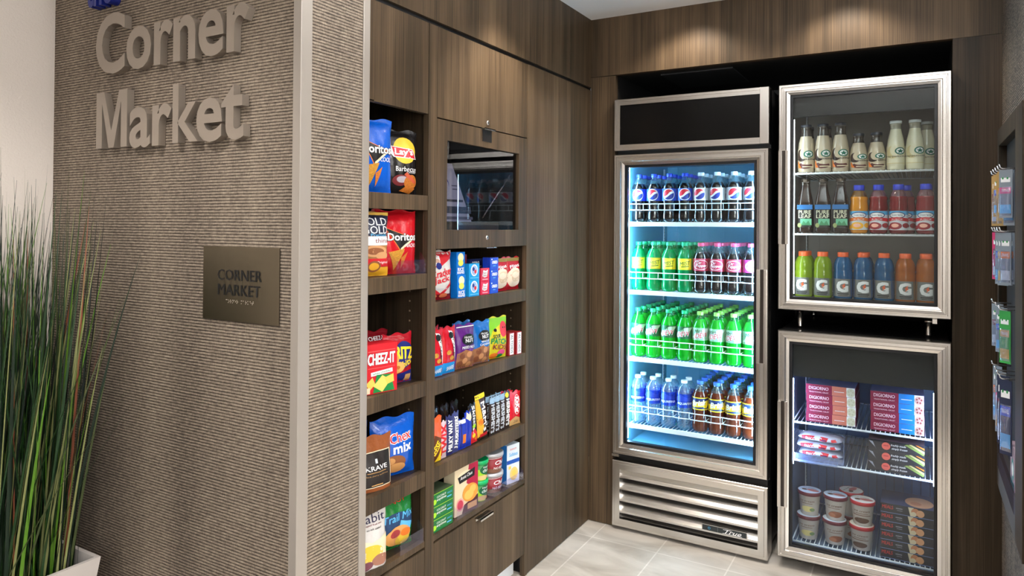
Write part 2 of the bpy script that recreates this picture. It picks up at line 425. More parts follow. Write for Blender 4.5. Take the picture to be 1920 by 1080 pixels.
struct(MB().box(3, 3.1, -3.5, 1.95, 0, CEIL, mat('back_wall_paint', (226, 220, 212), .8)).build('wall_side'))
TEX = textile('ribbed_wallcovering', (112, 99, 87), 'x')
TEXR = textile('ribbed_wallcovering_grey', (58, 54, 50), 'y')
struct(MB().box(XL, -1.338, YC, YC+.03, 0, CEIL, TEX).build('wall_sign'))
struct(MB().box(-1.3595, -1.337, YC+.03, 1.474, 0, CEIL, TEX).build('wall_return'))
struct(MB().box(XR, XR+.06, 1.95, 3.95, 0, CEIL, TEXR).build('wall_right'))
struct(MB().box(XR+.06, 3, 1.95, 2.01, 0, CEIL, mat('back_wall_paint', (226, 220, 212), .8)).build('wall_front'))
# corner guards of the sign column
m = MB(); m.box(-1.362, -1.335, YC-.004, YC-.0005, 0, CEIL, TRIM); m.box(-1.3375, -1.3345, YC-.004, YC+.034, 0, CEIL, TRIM)
struct(m.build('trim_1', bevel=.0012))
struct(MB().box(-1.3595, -1.334, 1.4745, 1.502, 0, CEIL, TRIM).build('trim_2', bevel=.0015))
# left side of the alcove: frieze above the cabinets, dark reveal, tall wood panel beside the cooler
struct(MB().box(SX-.02, SX, 1.285, YB+.02, 2.066, CEIL, WOOD).build('trim_3'))
struct(MB().box(SX-.03, SX-.012, 1.285, YB+.02, 2.04, 2.07, BLACK).build('trim_4'))
m = MB(); m.box(SX-.02, SX, 2.4895, YB, .004, 2.052, WOOD)
struct(m.build('trim_5', bevel=.001))
struct(MB().box(SX-.42, SX-.021, 2.4895, YB, .0, 2.05, BLACK).build('wall_core'))
# back wall: strip left of the coolers, frieze above, wide strip right of them
struct(MB().box(SX, -1.2365, YB, YB+.03, .003, 2.112, WOOD).build('trim_6', bevel=.001))
struct(MB().box(SX-.02, .30, YB, YB+.03, 2.1145, CEIL, WOOD).build('trim_7'))
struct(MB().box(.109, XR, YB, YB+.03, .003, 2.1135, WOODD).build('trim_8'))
# black recess holding the coolers
m = MB(); m.box(-1.262, -1.2365, YB+.03, 3.88, 0, 2.15, NICHE); m.box(.109, .135, YB+.03, 3.88, 0, 2.15, NICHE)
m.box(-1.2365, .109, 3.85, 3.88, 0, 2.15, NICHE); m.box(-1.2365, .109, YB+.03, 3.85, 2.118, 2.15, NICHE)
struct(m.build('wall_back'))
m = MB(); m.box(-1.05, -.72, 3.2, 3.55, 2.112, 2.1175, mat('grille_grey', (40, 42, 45), .5))
tag(m.build('vent_cover'), 'dark grey vent cover in the ceiling of the black recess above the tall cooler', 'vent')
# recessed downlights in the ceiling
for k, (x, y) in enumerate([(-.86, 2.86), (-.25, 2.86), (-1.10, 2.24), (-.55, 2.35), (-1.75, .55), (.0, .55)]):
    t = thing('downlight', (x, y, CEIL), label='recessed round ceiling downlight '+['above the frieze over the tall cooler', 'above the frieze over the stacked coolers', 'over the snack cabinet doors', 'in the middle of the alcove ceiling', 'in front of the sign wall', 'right above the camera side of the alcove'][k], cat='ceiling light')
    part(MB().lathe([(.062, 0), (.062, -.004), (.05, -.006), (.044, -.003), (.044, -.0005)], WHITEP, 28), 'trim_ring', t)
    part(MB().lathe([(.0435, -.0012), (.0435, -.0004)], lampmat('downlight_lens', (255, 226, 190), 6), 24), 'lens', t)

# ------------------------------------------------------------------ snack cabinets
def disc_x(mb, x, y, z, r, d, m, n=18):
    i0 = len(mb.v)
    for xx, rr in ((x, r), (x+d*.6, r), (x+d, r*.75)):
        for i in range(n): mb.v.append((xx, y+rr*math.cos(2*PI*i/n), z+rr*math.sin(2*PI*i/n)))
    for k in range(2):
        for i in range(n):
            a = i0+k*n+i; c = i0+k*n+(i+1) % n; mb.f.append((a, c, c+n, a+n)); mb.m.append(mb.mi(m)); mb.sm.append(True)
    mb.f.append(tuple(i0+2*n+i for i in range(n))); mb.m.append(mb.mi(m)); mb.sm.append(False)
DEP = .40
def cabinet(y0, y1, stile_l, stile_r, shelves, top, label, drawer_top=.367):
    t = thing('snack_cabinet', (SX, (y0+y1)/2, 0), label=label, cat='cabinet')
    ox, oy = SX, (y0+y1)/2
    def P(mb, name, bevel=0, of=None):
        mb.v = [(a-ox, b-oy, c) for a, b, c in mb.v]; return part(mb, name, of or t, bevel=bevel)
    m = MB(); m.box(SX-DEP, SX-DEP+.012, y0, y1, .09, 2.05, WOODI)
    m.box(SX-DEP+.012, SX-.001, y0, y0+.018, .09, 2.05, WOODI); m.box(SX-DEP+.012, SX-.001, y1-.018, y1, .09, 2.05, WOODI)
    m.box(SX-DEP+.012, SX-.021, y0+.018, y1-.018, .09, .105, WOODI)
    if stile_l: m.box(SX-.02, SX, y0-.0005, y0+stile_l, 0, 2.05, WOOD)
    if stile_r: m.box(SX-.02, SX, y1-stile_r, y1+.0005, 0, 2.05, WOOD)
    i0, i1 = y0+max(stile_l, .018), y1-max(stile_r, .018)
    for xx in (SX-.07, SX-.30):
        for k in range(34):
            z = .45+k*.032
            if z < top-.05: m.box(xx-.0025, xx+.0025, i1-.0012, i1+.0002, z-.0025, z+.0025, mat('pin_hole', (150, 135, 115), .4, metal=.6))
    P(m, 'carcass')
    for z in shelves:
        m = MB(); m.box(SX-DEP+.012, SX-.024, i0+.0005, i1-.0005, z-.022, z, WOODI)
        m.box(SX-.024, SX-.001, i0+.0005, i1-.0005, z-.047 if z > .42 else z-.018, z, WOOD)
        P(m, 'shelf', .0008)
    g = .0015
    return t, P, i0, i1, g
# left bay (its left half stands behind the column's return)
t, P, i0, i1, g = cabinet(1.287, 1.8345, 0, .0225, (1.495, 1.246, .902, .614, .392), 1.755, 'walnut snack cabinet nearest the column, with bags of chips on its open shelves')
d = P(MB().box(SX-.02, SX, 1.30+g, 1.811-g, 1.757, 2.05, WOOD), 'door', .0008)
m = MB(); m.box(SX-.022, SX+.016, 1.46, 1.532, 1.7535, 1.7565, STEELS); m.box(SX+.014, SX+.016, 1.46, 1.532, 1.749, 1.7565, STEELS); P(m, 'handle', of=d)
P(MB().box(SX-.02, SX, 1.30+g, 1.811-g, .092, .366, WOOD), 'drawer', .0008)
P(MB().box(SX-.06, SX-.05, 1.30, 1.811, 0, .09, WHITEP), 'toe_kick')
# right bay
t, P, i0, i1, g = cabinet(1.8355, 2.489, .0215, .0215, (1.148, .893, .611, .391), 1.32, 'walnut snack cabinet beside the tall panel, with a black glass display window above its shelves')
d = P(MB().box(SX-.02, SX, 1.857+g, 2.467-g, 1.7535, 2.05, WOOD), 'door', .0008)
m = MB(); disc_x(m, SX, 2.168, 1.775, .0085, .004, STEELS); disc_x(m, SX+.0035, 2.168, 1.775, .0022, .0012, BLACK, 8); P(m, 'lock', of=d)
m = MB(); m.box(SX-.022, SX+.016, 2.125, 2.198, 1.7495, 1.7525, STEELS); m.box(SX+.014, SX+.016, 2.125, 2.198, 1.745, 1.7525, STEELS); P(m, 'handle', of=d)
P(MB().box(SX-.001, SX+.0012, 2.133, 2.195, 1.705, 1.746, mat('handle_shadow_dark', (26, 22, 18), .6)), 'catch_plate')  # thin dark square standing in for the shadow below the door pull
# display door: wood frame with a black glass window and a niche behind it
wy0, wy1, wz0, wz1 = 1.916, 2.401, 1.385, 1.684
m = MB(); fy0, fy1, fz0, fz1 = 1.857+g, 2.467-g, 1.322, 1.7495
m.box(SX-.02, SX, fy0, wy0, fz0, fz1, WOOD); m.box(SX-.02, SX, wy1, fy1, fz0, fz1, WOOD)
m.box(SX-.02, SX, wy0, wy1, fz0, wz0, WOOD); m.box(SX-.02, SX, wy0, wy1, wz1, fz1, WOOD)
dd = P(m, 'display_door')
P(MB().box(SX-.017, SX-.013, wy0+.0005, wy1-.0005, wz0+.0005, wz1-.0005, clear('smoked_glass', (205, 206, 214), refl=.0)), 'window_glass', of=dd)
m = MB(); disc_x(m, SX, 2.168, 1.357, .0085, .004, STEELS); disc_x(m, SX+.0035, 2.168, 1.357, .0022, .0012, BLACK, 8); P(m, 'lock', of=dd)
m = MB(); m.box(SX-.022, SX+.014, 2.15, 2.215, 1.3185, 1.3212, STEELS); P(m, 'handle', of=dd)
m = MB(); m.box(SX-.36, SX-.03, 1.875, 1.885, 1.35, 1.72, BLACK); m.box(SX-.36, SX-.03, 2.44, 2.45, 1.35, 1.72, BLACK)
m.box(SX-.36, SX-.35, 1.875, 2.45, 1.35, 1.72, BLACK); m.box(SX-.35, SX-.022, 1.885, 2.44, 1.72, 1.735, BLACK); m.box(SX-.35, SX-.022, 1.885, 2.44, 1.345, 1.352, BLACK)
P(m, 'display_box')
P(MB().box(SX-.10, SX-.024, 1.90, 2.29, 1.353, 1.413, WOOD), 'ledge', .001)
m = MB(); m.tube([(SX-.06, 2.23, 1.43), (SX-.03, 2.385, 1.60)], .003, STEELS); P(m, 'lid_stay')
dw = P(MB().box(SX-.02, SX, 1.857+g, 2.467-g, .092, .366, WOOD), 'drawer', .0008)
m = MB(); m.box(SX, SX+.024, 2.105, 2.19, .3585, .362, STEELS); m.box(SX, SX+.003, 2.105, 2.19, .350, .362, STEELS); m.box(SX+.0215, SX+.024, 2.105, 2.19, .352, .362, STEELS)
disc_x(m, SX, 2.148, .345, .007, .004, STEELS); P(m, 'handle', of=dw)
P(MB().box(SX-.06, SX-.05, 1.857, 2.467, 0, .09, WHITEP), 'toe_kick')
# leaflet standing in the display box
m = MB(); m.v = []; PAPER = card('leaflet_white', (214, 210, 216))
T = thing('leaflet_holder', (SX-.075, 1.985, 1.414), label='white printed leaflet leaning behind the black display glass', cat='leaflet')
def lf(x, z, o):   # leaning panel facing +x, local x along y
    return (.045-.25*z*.35+o+.004, x, z)
m.tris(poly_tris([(-.085, 0), (.12, 0), (.02, .20), (-.085, .20)]), PAPER, lf, 0, .1)
m.tris(poly_tris([(-.085, 0), (.12, 0), (.02, .20), (-.085, .20)]), PAPER, lf, -.003, .1)
paint(m, [('E', -.15, .62, .12, .12, ink('violet', (90, 84, 170))), ('E', -.12, .60, .08, .09, PAPER), ('R', .2, .62, .3, .02, ink('grey', (120, 120, 130))), ('R', .2, .56, .26, .02, ink('grey', (120, 120, 130))),
          ('R', .12, .36, .62, .04, ink('darkgrey', (60, 60, 70))), ('R', .25, .2, .9, .12, ink('slate', (70, 76, 92))), ('R', .25, .06, 1.0, .05, ink('grey', (120, 120, 130)))], .17, .20, lf)
part(m, 'leaflet', T)

# ------------------------------------------------------------------ glass-door coolers
def wire_shelf(x0, x1, y0, y1, z, W=WHITEW):
    m = MB(); r = .0042
    m.tube([(x0, y0, z-.004), (x1, y0, z-.004)], r, W, 8); m.tube([(x0, y1, z-.004), (x1, y1, z-.004)], .003, W, 6)
    m.tube([(x0, y0, z-.004), (x0, y1, z-.004)], .003, W, 6); m.tube([(x1, y0, z-.004), (x1, y1, z-.004)], .003, W, 6)
    n = int((x1-x0)/.017)
    for k in range(1, n):
        x = x0+(x1-x0)*k/n; m.tube([(x, y0-.003, z+.001), (x, y0+.012, z), (x, y1, z)], .0019, W, 5)
    return m
def door(t, ox, oz, x0, x1, z0, z1, yf, hx0, hx1, hz0, hz1, fr=.047):
    """steel framed glass door: all coordinates absolute, stored relative to the thing"""
    def A(mb): mb.v = [(a-ox, b-yf, c-oz) for a, b, c in mb.v]; return mb
    m = MB(); y = yf
    m.ring(x0, x1, z0, z1, [(0, y+.05), (0, y+.005), (.003, y), (.011, y), (.013, y+.004), (.016, y+.004), (.018, y+.0005), (fr*.60, y), (fr*.66, y+.007), (fr*.72, y+.007), (fr*.95, y+.010), (fr, y+.016), (fr, y+.05), (0, y+.05)], STEEL)
    f = part(A(m), 'door_frame', t)
    m = MB(); m.ring(x0, x1, z0, z1, [(fr, y+.013), (fr+.009, y+.013), (fr+.009, y+.04), (fr, y+.04)], GASKET); part(A(m), 'gasket', f)
    part(A(MB().box(x0+fr+.002, x1-fr-.002, y+.020, y+.024, z0+fr+.002, z1-fr-.002, GLASS)), 'glass_pane', f)
    m = MB(); c = hx0+(hx1-hx0)*.38; d = hx0+(hx1-hx0)*.72
    m.box(hx0, c, y-.016, y+.001, hz0, hz1, STEEL); m.box(c, d, y-.004, y+.001, hz0, hz1, mat('handle_channel', (70, 64, 60), .35, metal=.8)); m.box(d, hx1, y-.012, y+.001, hz0, hz1, STEEL)
    part(A(m), 'handle', f, bevel=.001)
    return A
def body(t, A, x0, x1, z0, z1, yf, depth, liner, wall=.035):
    m = MB(); a, b = yf+.052, yf+depth
    m.box(x0, x0+wall, a, b, z0, z1, BLACK); m.box(x1-wall, x1, a, b, z0, z1, BLACK)
    m.box(x0+wall, x1-wall, a, b, z1-wall, z1, BLACK); m.box(x0+wall, x1-wall, a, b, z0, z0+wall, BLACK); m.box(x0+wall, x1-wall, b-wall, b, z0+wall, z1-wall, BLACK)
    part(A(m), 'cabinet_body', t)
    m = MB(); e = .004; X0, X1, Z0, Z1, B = x0+wall, x1-wall, z0+wall, z1-wall, b-wall
    m.box(X0, X0+e, a, B, Z0, Z1, liner); m.box(X1-e, X1, a, B, Z0, Z1, liner); m.box(X0+e, X1-e, a, B, Z1-e, Z1, liner)
    m.box(X0+e, X1-e, a, B, Z0, Z0+e, liner); m.box(X0+e, X1-e, B-e, B, Z0+e, Z1-e, liner)
    # ribs of the liner and shelf standards
    for k in range(5): xx = X0+(X1-X0)*(k+.5)/5; m.box(xx-.002, xx+.002, B-e-.003, B-e, Z0+e, Z1-e, liner)
    part(A(m), 'liner', t)
    PH = mat('standard_slot', (60, 70, 80), .5)
    for yy in (a+.018, B-.06):
        for xx, s in ((X0+e, 1), (X1-e, -1)):
            m = MB()
            m.box(min(xx, xx+s*.004), max(xx, xx+s*.004), yy-.008, yy+.008, Z0+.02, Z1-.02, WHITEP)
            z = Z0+.04
            while z < Z1-.04:
                q = xx+s*.0042; m.box(min(q, q+s*.0004), max(q, q+s*.0004), yy-.002, yy+.002, z-.004, z+.004, PH); z += .016
            part(A(m), 'shelf_standard', t)
    return X0+e, X1-e, Z0+e, Z1-e, a, B-e
YF = 3.0712
# tall cooler ------------------------------------------------------
x0, x1 = -1.2315, -.5425
TALL = thing('display_cooler', ((x0+x1)/2, YF, 0), label='tall single-door cooler of soda and water with black header panel and louvred base', cat='cooler')
A = door(TALL, (x0+x1)/2, 0, x0, x1, .348, 1.735, YF, -.588, -.549, .834, 1.225, .052)
liner1 = mat('cooler_liner_blue_white', (118, 188, 216), .45)
X0, X1, Z0, Z1, YA, YE = body(TALL, A, x0, x1, .335, 1.765, YF, .72, liner1)
# header
m = MB(); m.ring(x0, x1, 1.752, 1.992, [(0, YF+.06), (0, YF+.003), (.002, YF), (.012, YF), (.013, YF+.002), (.028, YF+.002), (.029, YF+.008)], STEELH)
m.box(x0, x1, YF+.03, YF+.70, 1.768, 1.988, BLACK)
h = part(A(m), 'header_frame', TALL)
part(A(MB().box(x0+.0285, x1-.036, YF+.004, YF+.029, 1.7815, 1.9645, BLACKG)), 'header_panel', h)
m = MB()
m.box(x1-.0365, x1-.001, YF-.001, YF+.003, 1.7535, 1.9905, STEEL)
for z in (1.80, 1.93): m.lathe([(.004, 0), (.003, .003)], STEELS, 10)
part(A(MB().box(x1-.0365, x1-.001, YF-.0015, YF+.003, 1.7535, 1.9905, STEEL)), 'header_bracket', h, bevel=.0008)
# louvred base
m = MB(); m.ring(x0, x1, .016, .318, [(0, YF+.10), (0, YF+.002), (.002, YF), (.012, YF), (.014, YF-.003), (.038, YF-.003), (.04, YF+.03)], STEEL)
m.box(x0+.01, x1-.01, YF+.06, YF+.68, .03, .333, BLACK)
gf = part(A(m), 'grille_frame', TALL)
for k in range(5):
    zt = .292-k*.0535; zb = zt-.050; m = MB()
    m.extr([(YF+.044, zt+.004), (YF+.026, zt-.016), (YF+.007, zt-.037), (YF+.001, zt-.042), (YF+.001, zb-.0005), (YF+.004, zb-.0005), (YF+.006, zt-.040), (YF+.025, zt-.020), (YF+.044, zt)], x0+.036, x1-.036, STEELH)
    part(A(m), 'louver_slat', gf)
m = MB(); px0, px1, pz0, pz1 = -.813, -.622, .089, .117
m.box(px0, px1, YF-.006, YF+.002, pz0, pz1, mat('nameplate_silver', (200, 198, 195), .25, metal=1)); m.box(px0+.003, px1-.003, YF-.0068, YF-.0055, pz0+.003, pz1-.003, mat('nameplate_dark', (38, 44, 46), .3))
fl = lambda x, z, o: (px0+x, YF-.007-o, pz0+z)
WH = ink('white', (245, 245, 245))
paint(m, [('E', .17, .5, .028, .2, ink('lamp_blue', (60, 150, 190))), ('E', .17, .5, .018, .13, mat('nameplate_dark', (38, 44, 46), .3)), ('R', .36, .5, .006, .8, ink('grey2', (110, 115, 118))),
          ('T', 'True', .70, .52, .36, .58, WH, {'s': .45, 'b': .025}), ('R', .68, .2, .42, .05, WH), ('R', .58, .76, .2, .05, WH)], px1-px0, pz1-pz0, fl)
part(A(m), 'nameplate', gf)
m = MB(); m.box(x0-.004, x0+.03, YF+.005, YF+.04, .334, .346, STEELS); part(A(m), 'hinge', TALL)
for xx in (x0+.06, x1-.06):
    for yy in (YF+.12, YF+.62): part(A(MB().lathe([(.022, 0), (.025, .01), (.025, .0295)], BLACK, 14, xx, yy)), 'caster', TALL)
# light tubes behind the door jambs
LT = lampmat('cool_light_tube', (165, 218, 255), 230)
SHIELD = mat('added_light_shield', (190, 196, 200), .4)
part(A(MB().box(X1-.022, X1-.001, YF+.0465, YF+.0485, Z0+.03, Z1-.03, SHIELD)), 'added_light_shield', TALL)  # strip added to keep the right tube's light off the tall wood panel
for xx in (X0+.011, X1-.011):
    m = MB(); m.tube([(xx, YF+.056, Z0+.04), (xx, YF+.056, Z1-.04)], .007, LT, 8); part(A(m), 'light_tube', TALL)
# shelves: flat front label rail with a scalloped double wire guard
TS = (1.419, 1.099, .786, .473)
for z in TS:
    m = wire_shelf(X0+.008, X1-.008, 3.158, 3.60, z)
    m.box(X0+.004, X1-.004, 3.148, 3.1545, z-.016, z+.004, mat('price_rail', (236, 240, 244), .3))
    for hz in (.060, .088):
        pts = []
        n = 8; wd = .0739
        for k in range(n):
            for a in range(9):
                u = a/8; pts.append((-1.1923+(k+u)*wd, 3.157-.006*math.sin(PI*u), z+hz))
        m.tube(pts, .0024, WHITEW, 6)
    for k in range(9):
        xx = -1.1923+k*.0739; m.tube([(xx, 3.158, z+.088), (xx, 3.158, z+.060)], .0014, WHITEW, 5)
        m.tube([(xx, 3.158, z+.06), (xx, 3.59, z+.06)], .0015, WHITEW, 4)
    part(A(m), 'shelf', TALL)
# upper right cooler ------------------------------------------------
def small_cooler(z0, z1, label, liner, hz0, hz1, tubes, tubem, shelves, valz, feet):
    x0, x1 = -.5045, .1055
    t = thing('display_cooler', ((x0+x1)/2, YF, z0), label=label, cat='cooler')
    A = door(t, (x0+x1)/2, z0, x0, x1, z0, z1, YF, -.502, -.466, hz0, hz1, .046)
    X0, X1, Z0, Z1, YA, YE = body(t, A, x0+.006, x1-.006, z0+.0, z1-.0, YF, .62, liner, .03)
    part(A(MB().box(X0, X1, YA+.001, YA+.02, valz, Z1-.001, mat('valance_black', (20, 19, 18), .5))), 'valance', t)
    for s in tubes:
        xx = X0+.010 if s < 0 else X1-.010
        m = MB(); m.tube([(xx, YF+.053, Z0+(.03 if len(tubes) == 1 else .34)), (xx, YF+.053, valz-.01)], .006, tubem, 8); part(A(m), 'light_tube', t)
    for z in shelves: part(A(wire_shelf(X0+.008, X1-.008, 3.150, YE-.02, z)), 'shelf', t)
    for xx in (x0+.072, x1-.072):
        for yy in (YF+.11, YF+.55): m = MB(); m.lathe([(.009, feet[0]-z0), (.012, feet[0]-z0+.012), (.011, feet[0]-z0+.014), (.015, -.001)], STEELS, 14, xx-(x0+x1)/2, yy-YF); part(m, 'foot', t)
    return t, A, X0, X1, Z0, Z1, YA, YE
linU = mat('cooler_liner_grey', (178, 172, 164), .45); linL = mat('cooler_liner_blue_grey', (120, 140, 170), .5)
UP = small_cooler(1.0635, 1.992, 'small glass-door cooler of coffee and juice bottles stacked on top', linU, 1.333, 1.719, (-1,), lampmat('dim_light_tube', (225, 238, 245), 18), (1.631, 1.378, 1.105), 1.862, (.979,))
LO = small_cooler(.0485, .9775, 'small glass-door freezer of pizza boxes and ice cream on the floor', linL, .256, .688, (-1, 1), lampmat('freezer_light_tube', (180, 206, 255), 80), (.593, .435, .097), .785, (.0,))
m = MB(); m.box(.045, .06, YF+.01, YF+.05, 1.044, 1.0615, STEELS); m.tube([(.02, YF+.02, 1.05), (.05, YF+.02, 1.05)], .003, STEELS)
A = UP[1]; part(A(m), 'hinge', UP[0])
# back grille inside the freezer bottom
m = MB(); W2 = mat('grey_wire', (110, 116, 130), .4)
for k in range(15): xx = LO[2]+.02+k*(LO[3]-LO[2]-.04)/14; m.tube([(xx, LO[7]-.03, .11), (xx, LO[7]-.03, .40)], .0018, W2, 5)
m.tube([(LO[2]+.01, LO[7]-.03, .395), (LO[3]-.01, LO[7]-.03, .395)], .003, W2, 6)
part(LO[1](m), 'rear_guard', LO[0])
# ------------------------------------------------------------------ bottles
PET = clear('clear_bottle_plastic', (240, 246, 250), refl=.05, ior=1.5, body=.06, bodycol=(220, 235, 245))
def bottle(name, label, cat, prof, fill, body, neck, capp, capm, lab=None, sq=None, n=24):
    """prof [(r, z)]; below fill the drink shows, above it the empty neck"""
    t = thing(name, label=label, cat=cat)
    part(MB().lathe(prof, [body if (prof[i][1]+prof[i+1][1])/2 < fill else neck for i in range(len(prof)-1)], n, sq=sq), 'bottle_body', t)
    m = MB(); m.lathe(capp, capm, 20); part(m, 'cap', t)
    if lab:
        z0, z1, r, lm, specs = lab[:5]; m = MB()
        e = .0006
        if sq:
            k = 2**(-1/sq); fz = lambda x, z, o: (x, -(r+e+o), z0+z)
            m.lathe([(r+e, z0), (r+e, z1)], lm, 32, cap0=False, cap1=False, sq=sq)
            paint(m, specs, 2*r*.8, z1-z0, fz, .02)
        else:
            m.lathe([(r+e, z0), (r+e, z1)], lm, 28, cap0=False, cap1=False)
            fz = lambda x, z, o: ((r+e+o)*math.sin(x/r), -(r+e+o)*math.cos(x/r), z0+z)
            paint(m, specs, 2*r, z1-z0, fz, .007)
        part(m, 'label', t)
    return Proto(t)
SODA = [(.022, 0), (.030, .003), (.0335, .010), (.035, .022), (.0345, .038), (.0325, .058), (.032, .072), (.0335, .088), (.0348, .098), (.0348, .158), (.0325, .168), (.0268, .182), (.0195, .195), (.0148, .204), (.0125, .210), (.0125, .216)]
CAPP = [(.0142, .212), (.0145, .214), (.0145, .226), (.0135, .228)]
def cap(name, rgb): return mat('cap_'+name, rgb, .4)
COLA = liquid('cola_drink', (9, 5, 6), .01, .02); LIME = liquid('clear_green_bottle', (12, 165, 92), .22, .4); DEW = liquid('neon_green_drink', (22, 200, 46), .14, .45)
DIETC = COLA; TEA = liquid('brown_tea_drink', (112, 42, 18), .16, .35); WATER = clear('water_bottle', (214, 232, 244), refl=.07, ior=1.5, body=.12, bodycol=(190, 220, 240))
NECKG = clear('green_neck', (110, 225, 150), refl=.05, body=.18, bodycol=(20, 170, 90)); NECKD = clear('clear_neck', (225, 238, 240), refl=.06, body=.06, bodycol=(200, 220, 225))
RED = ink('red', (205, 28, 40)); NAVY = ink('navy', (22, 34, 110)); BLUE = ink('blue', (20, 70, 190)); WHI = ink('white', (245, 245, 245)); BLK = ink('black', (18, 17, 18))
YEL = ink('yellow', (250, 215, 40)); GRN = ink('green', (20, 130, 60)); ORA = ink('orange', (235, 120, 30)); SIL = ink('silver', (200, 206, 214)); MAR = ink('maroon', (120, 16, 34))
LGT = ink('lightblue', (90, 180, 230)); CRE = ink('cream', (238, 224, 190)); BRN = ink('brown', (110, 62, 30)); TAN = ink('tan', (206, 160, 100)); PUR = ink('purple', (92, 40, 130)); PNK = ink('pink', (228, 70, 130)); GOLD = ink('gold', (214, 170, 70)); LIM = ink('lime', (160, 215, 40)); TEALI = ink('teal', (30, 130, 120))
def globe(cx=0, cz=.5):
    """round red, white and blue emblem with a slanted white wave"""
    R, r = .36, .43; t = .45
    def P(u, v): return (cx+R*(u*math.cos(t)-v*math.sin(t)), cz+r*(u*math.sin(t)+v*math.cos(t)))
    def arc(a0, a1, n=12): return [P(math.cos(a0+(a1-a0)*k/n), math.sin(a0+(a1-a0)*k/n)) for k in range(n+1)]
    def wave(v0, amp, u0, u1, n=10): return [P(u0+(u1-u0)*k/n, v0+amp*math.sin((u0+(u1-u0)*k/n)*PI*.9)) for k in range(n+1)]
    return [('E', cx, cz, R+.05, r+.06, WHI), ('P', arc(.22, PI-.10)+wave(.16, .16, -.95, .95)[1:-1], ink('emblem_red', (214, 34, 50))), ('P', arc(PI+.28, 2*PI-.12)+wave(-.20, .12, .95, -.95)[1:-1], ink('emblem_blue', (24, 44, 130)))]
lb = (.101, .157, .0346)
B = {}
B['cola_blue'] = bottle('soda_bottle', 'x', 'soda bottle', SODA, .186, COLA, NECKD, CAPP, cap('blue', (28, 60, 190)), (*lb, ink('soda_blue', (36, 74, 200)), globe()))
B['cola_silver'] = bottle('soda_bottle', 'x', 'soda bottle', SODA, .186, COLA, NECKD, CAPP, cap('white', (232, 236, 240)), (*lb, ink('soda_silver', (206, 216, 228)), globe(-.1)))
B['lemon'] = bottle('soda_bottle', 'x', 'soda bottle', SODA, .19, LIME, NECKG, CAPP, cap('green', (20, 160, 105)), (*lb, ink('mist_green', (50, 150, 60)),
    [('R', 0, .5, .95, .9, YEL), ('E', 0, .5, .42, .40, ink('lemon', (246, 232, 60))), ('T', 'MIST', 0, .56, .72, .32, ink('darkgreen', (10, 70, 40)), {'s': .3, 'rot': .15}), ('R', 0, .3, .5, .06, ink('darkgreen', (10, 70, 40)), .1)]))
B['pepper'] = bottle('soda_bottle', 'x', 'soda bottle', SODA, .188, COLA, NECKD, CAPP, cap('rose', (208, 70, 110)), (*lb, ink('pepper_red', (176, 38, 66)),
    [('E', -.1, .5, .52, .40, WHI), ('E', -.1, .5, .48, .36, ink('pepper_red', (176, 38, 66))), ('T', 'Dr', -.22, .66, .3, .24, WHI, {'b': .02, 's': .2}), ('T', 'Pepper', -.06, .40, .74, .30, WHI, {'b': .02, 's': .2})]))
B['cherry'] = bottle('soda_bottle', 'x', 'soda bottle', SODA, .188, COLA, NECKD, CAPP, cap('rose', (208, 70, 110)), (*lb, ink('pepper_magenta', (190, 50, 140)),
    [('E', .05, .5, .45, .4, ink('pepper_violet', (220, 200, 230))), ('T', 'Dr', -.1, .68, .3, .22, MAR, {'b': .02}), ('T', 'Pepper', .05, .42, .66, .28, MAR, {'b': .02})]))
def dewspec(bg): return [('P', [(-.8, .15), (-.1, .2), (.8, .95), (.1, .9)], bg), ('T', 'Mtn', -.25, .72, .55, .30, ink('citrus_green', (10, 90, 40)), {'s': .4, 'b': .02, 'rot': .12}), ('T', 'DEW', .0, .40, .95, .42, WHI, {'s': .35, 'b': .04, 'rot': .14}), ('T', 'DEW', .01, .41, .88, .38, ink('citrus_red', (214, 32, 60)), {'s': .35, 'b': .01, 'rot': .14})]
B['dew'] = bottle('soda_bottle', 'x', 'soda bottle', SODA, .19, DEW, NECKG, CAPP, cap('emerald', (20, 170, 100)), (*lb, ink('citrus_label', (26, 96, 48)), dewspec(ink('citrus_light', (190, 225, 190)))))
B['diet_dew'] = bottle('soda_bottle', 'x', 'soda bottle', SODA, .19, DEW, NECKG, CAPP, cap('lime', (150, 225, 90)), (*lb, ink('diet_label', (150, 200, 165)), dewspec(ink('citrus_white', (232, 240, 232)))))
WAT = [(.024, 0), (.031, .004), (.0335, .014), (.032, .030), (.0338, .044), (.032, .058), (.0338, .072), (.032, .086), (.0335, .098), (.0335, .165), (.031, .178), (.025, .192), (.016, .203), (.0125, .207), (.0125, .213)]
B['water'] = bottle('water_bottle', 'x', 'water bottle', WAT, .30, WATER, WATER, [(.0135, .207), (.0142, .209), (.0142, .2195), (.013, .2205)], cap('pure_white', (240, 244, 248)), (.100, .162, .0333, clear('printed_blue_film', (60, 100, 220), refl=.03, body=.55, bodycol=(40, 80, 210)),
    [('P', [(-.9, .62), (-.3, .95), (.2, .7), (.9, .98), (.9, .5), (-.9, .45)], ink('deepblue', (24, 54, 170))), ('T', 'AQUAFINA', 0, .30, 1.15, .20, WHI, {'b': .01})]))
B['tea'] = bottle('iced_tea_bottle', 'x', 'iced tea bottle', SODA, .185, TEA, NECKD, CAPP, cap('tea_blue', (60, 110, 220)), (*lb, ink('tea_navy', (24, 40, 92)),
    [('P', [(-.9, .1), (.9, .35), (.9, .8), (-.9, .5)], YEL), ('R', 0, .96, 1.9, .08, YEL), ('R', 0, .04, 1.9, .08, YEL), ('T', 'Brisk', 0, .55, .95, .42, WHI, {'s': .3, 'b': .03, 'rot': .12}), ('E', .45, .3, .16, .14, YEL)]))
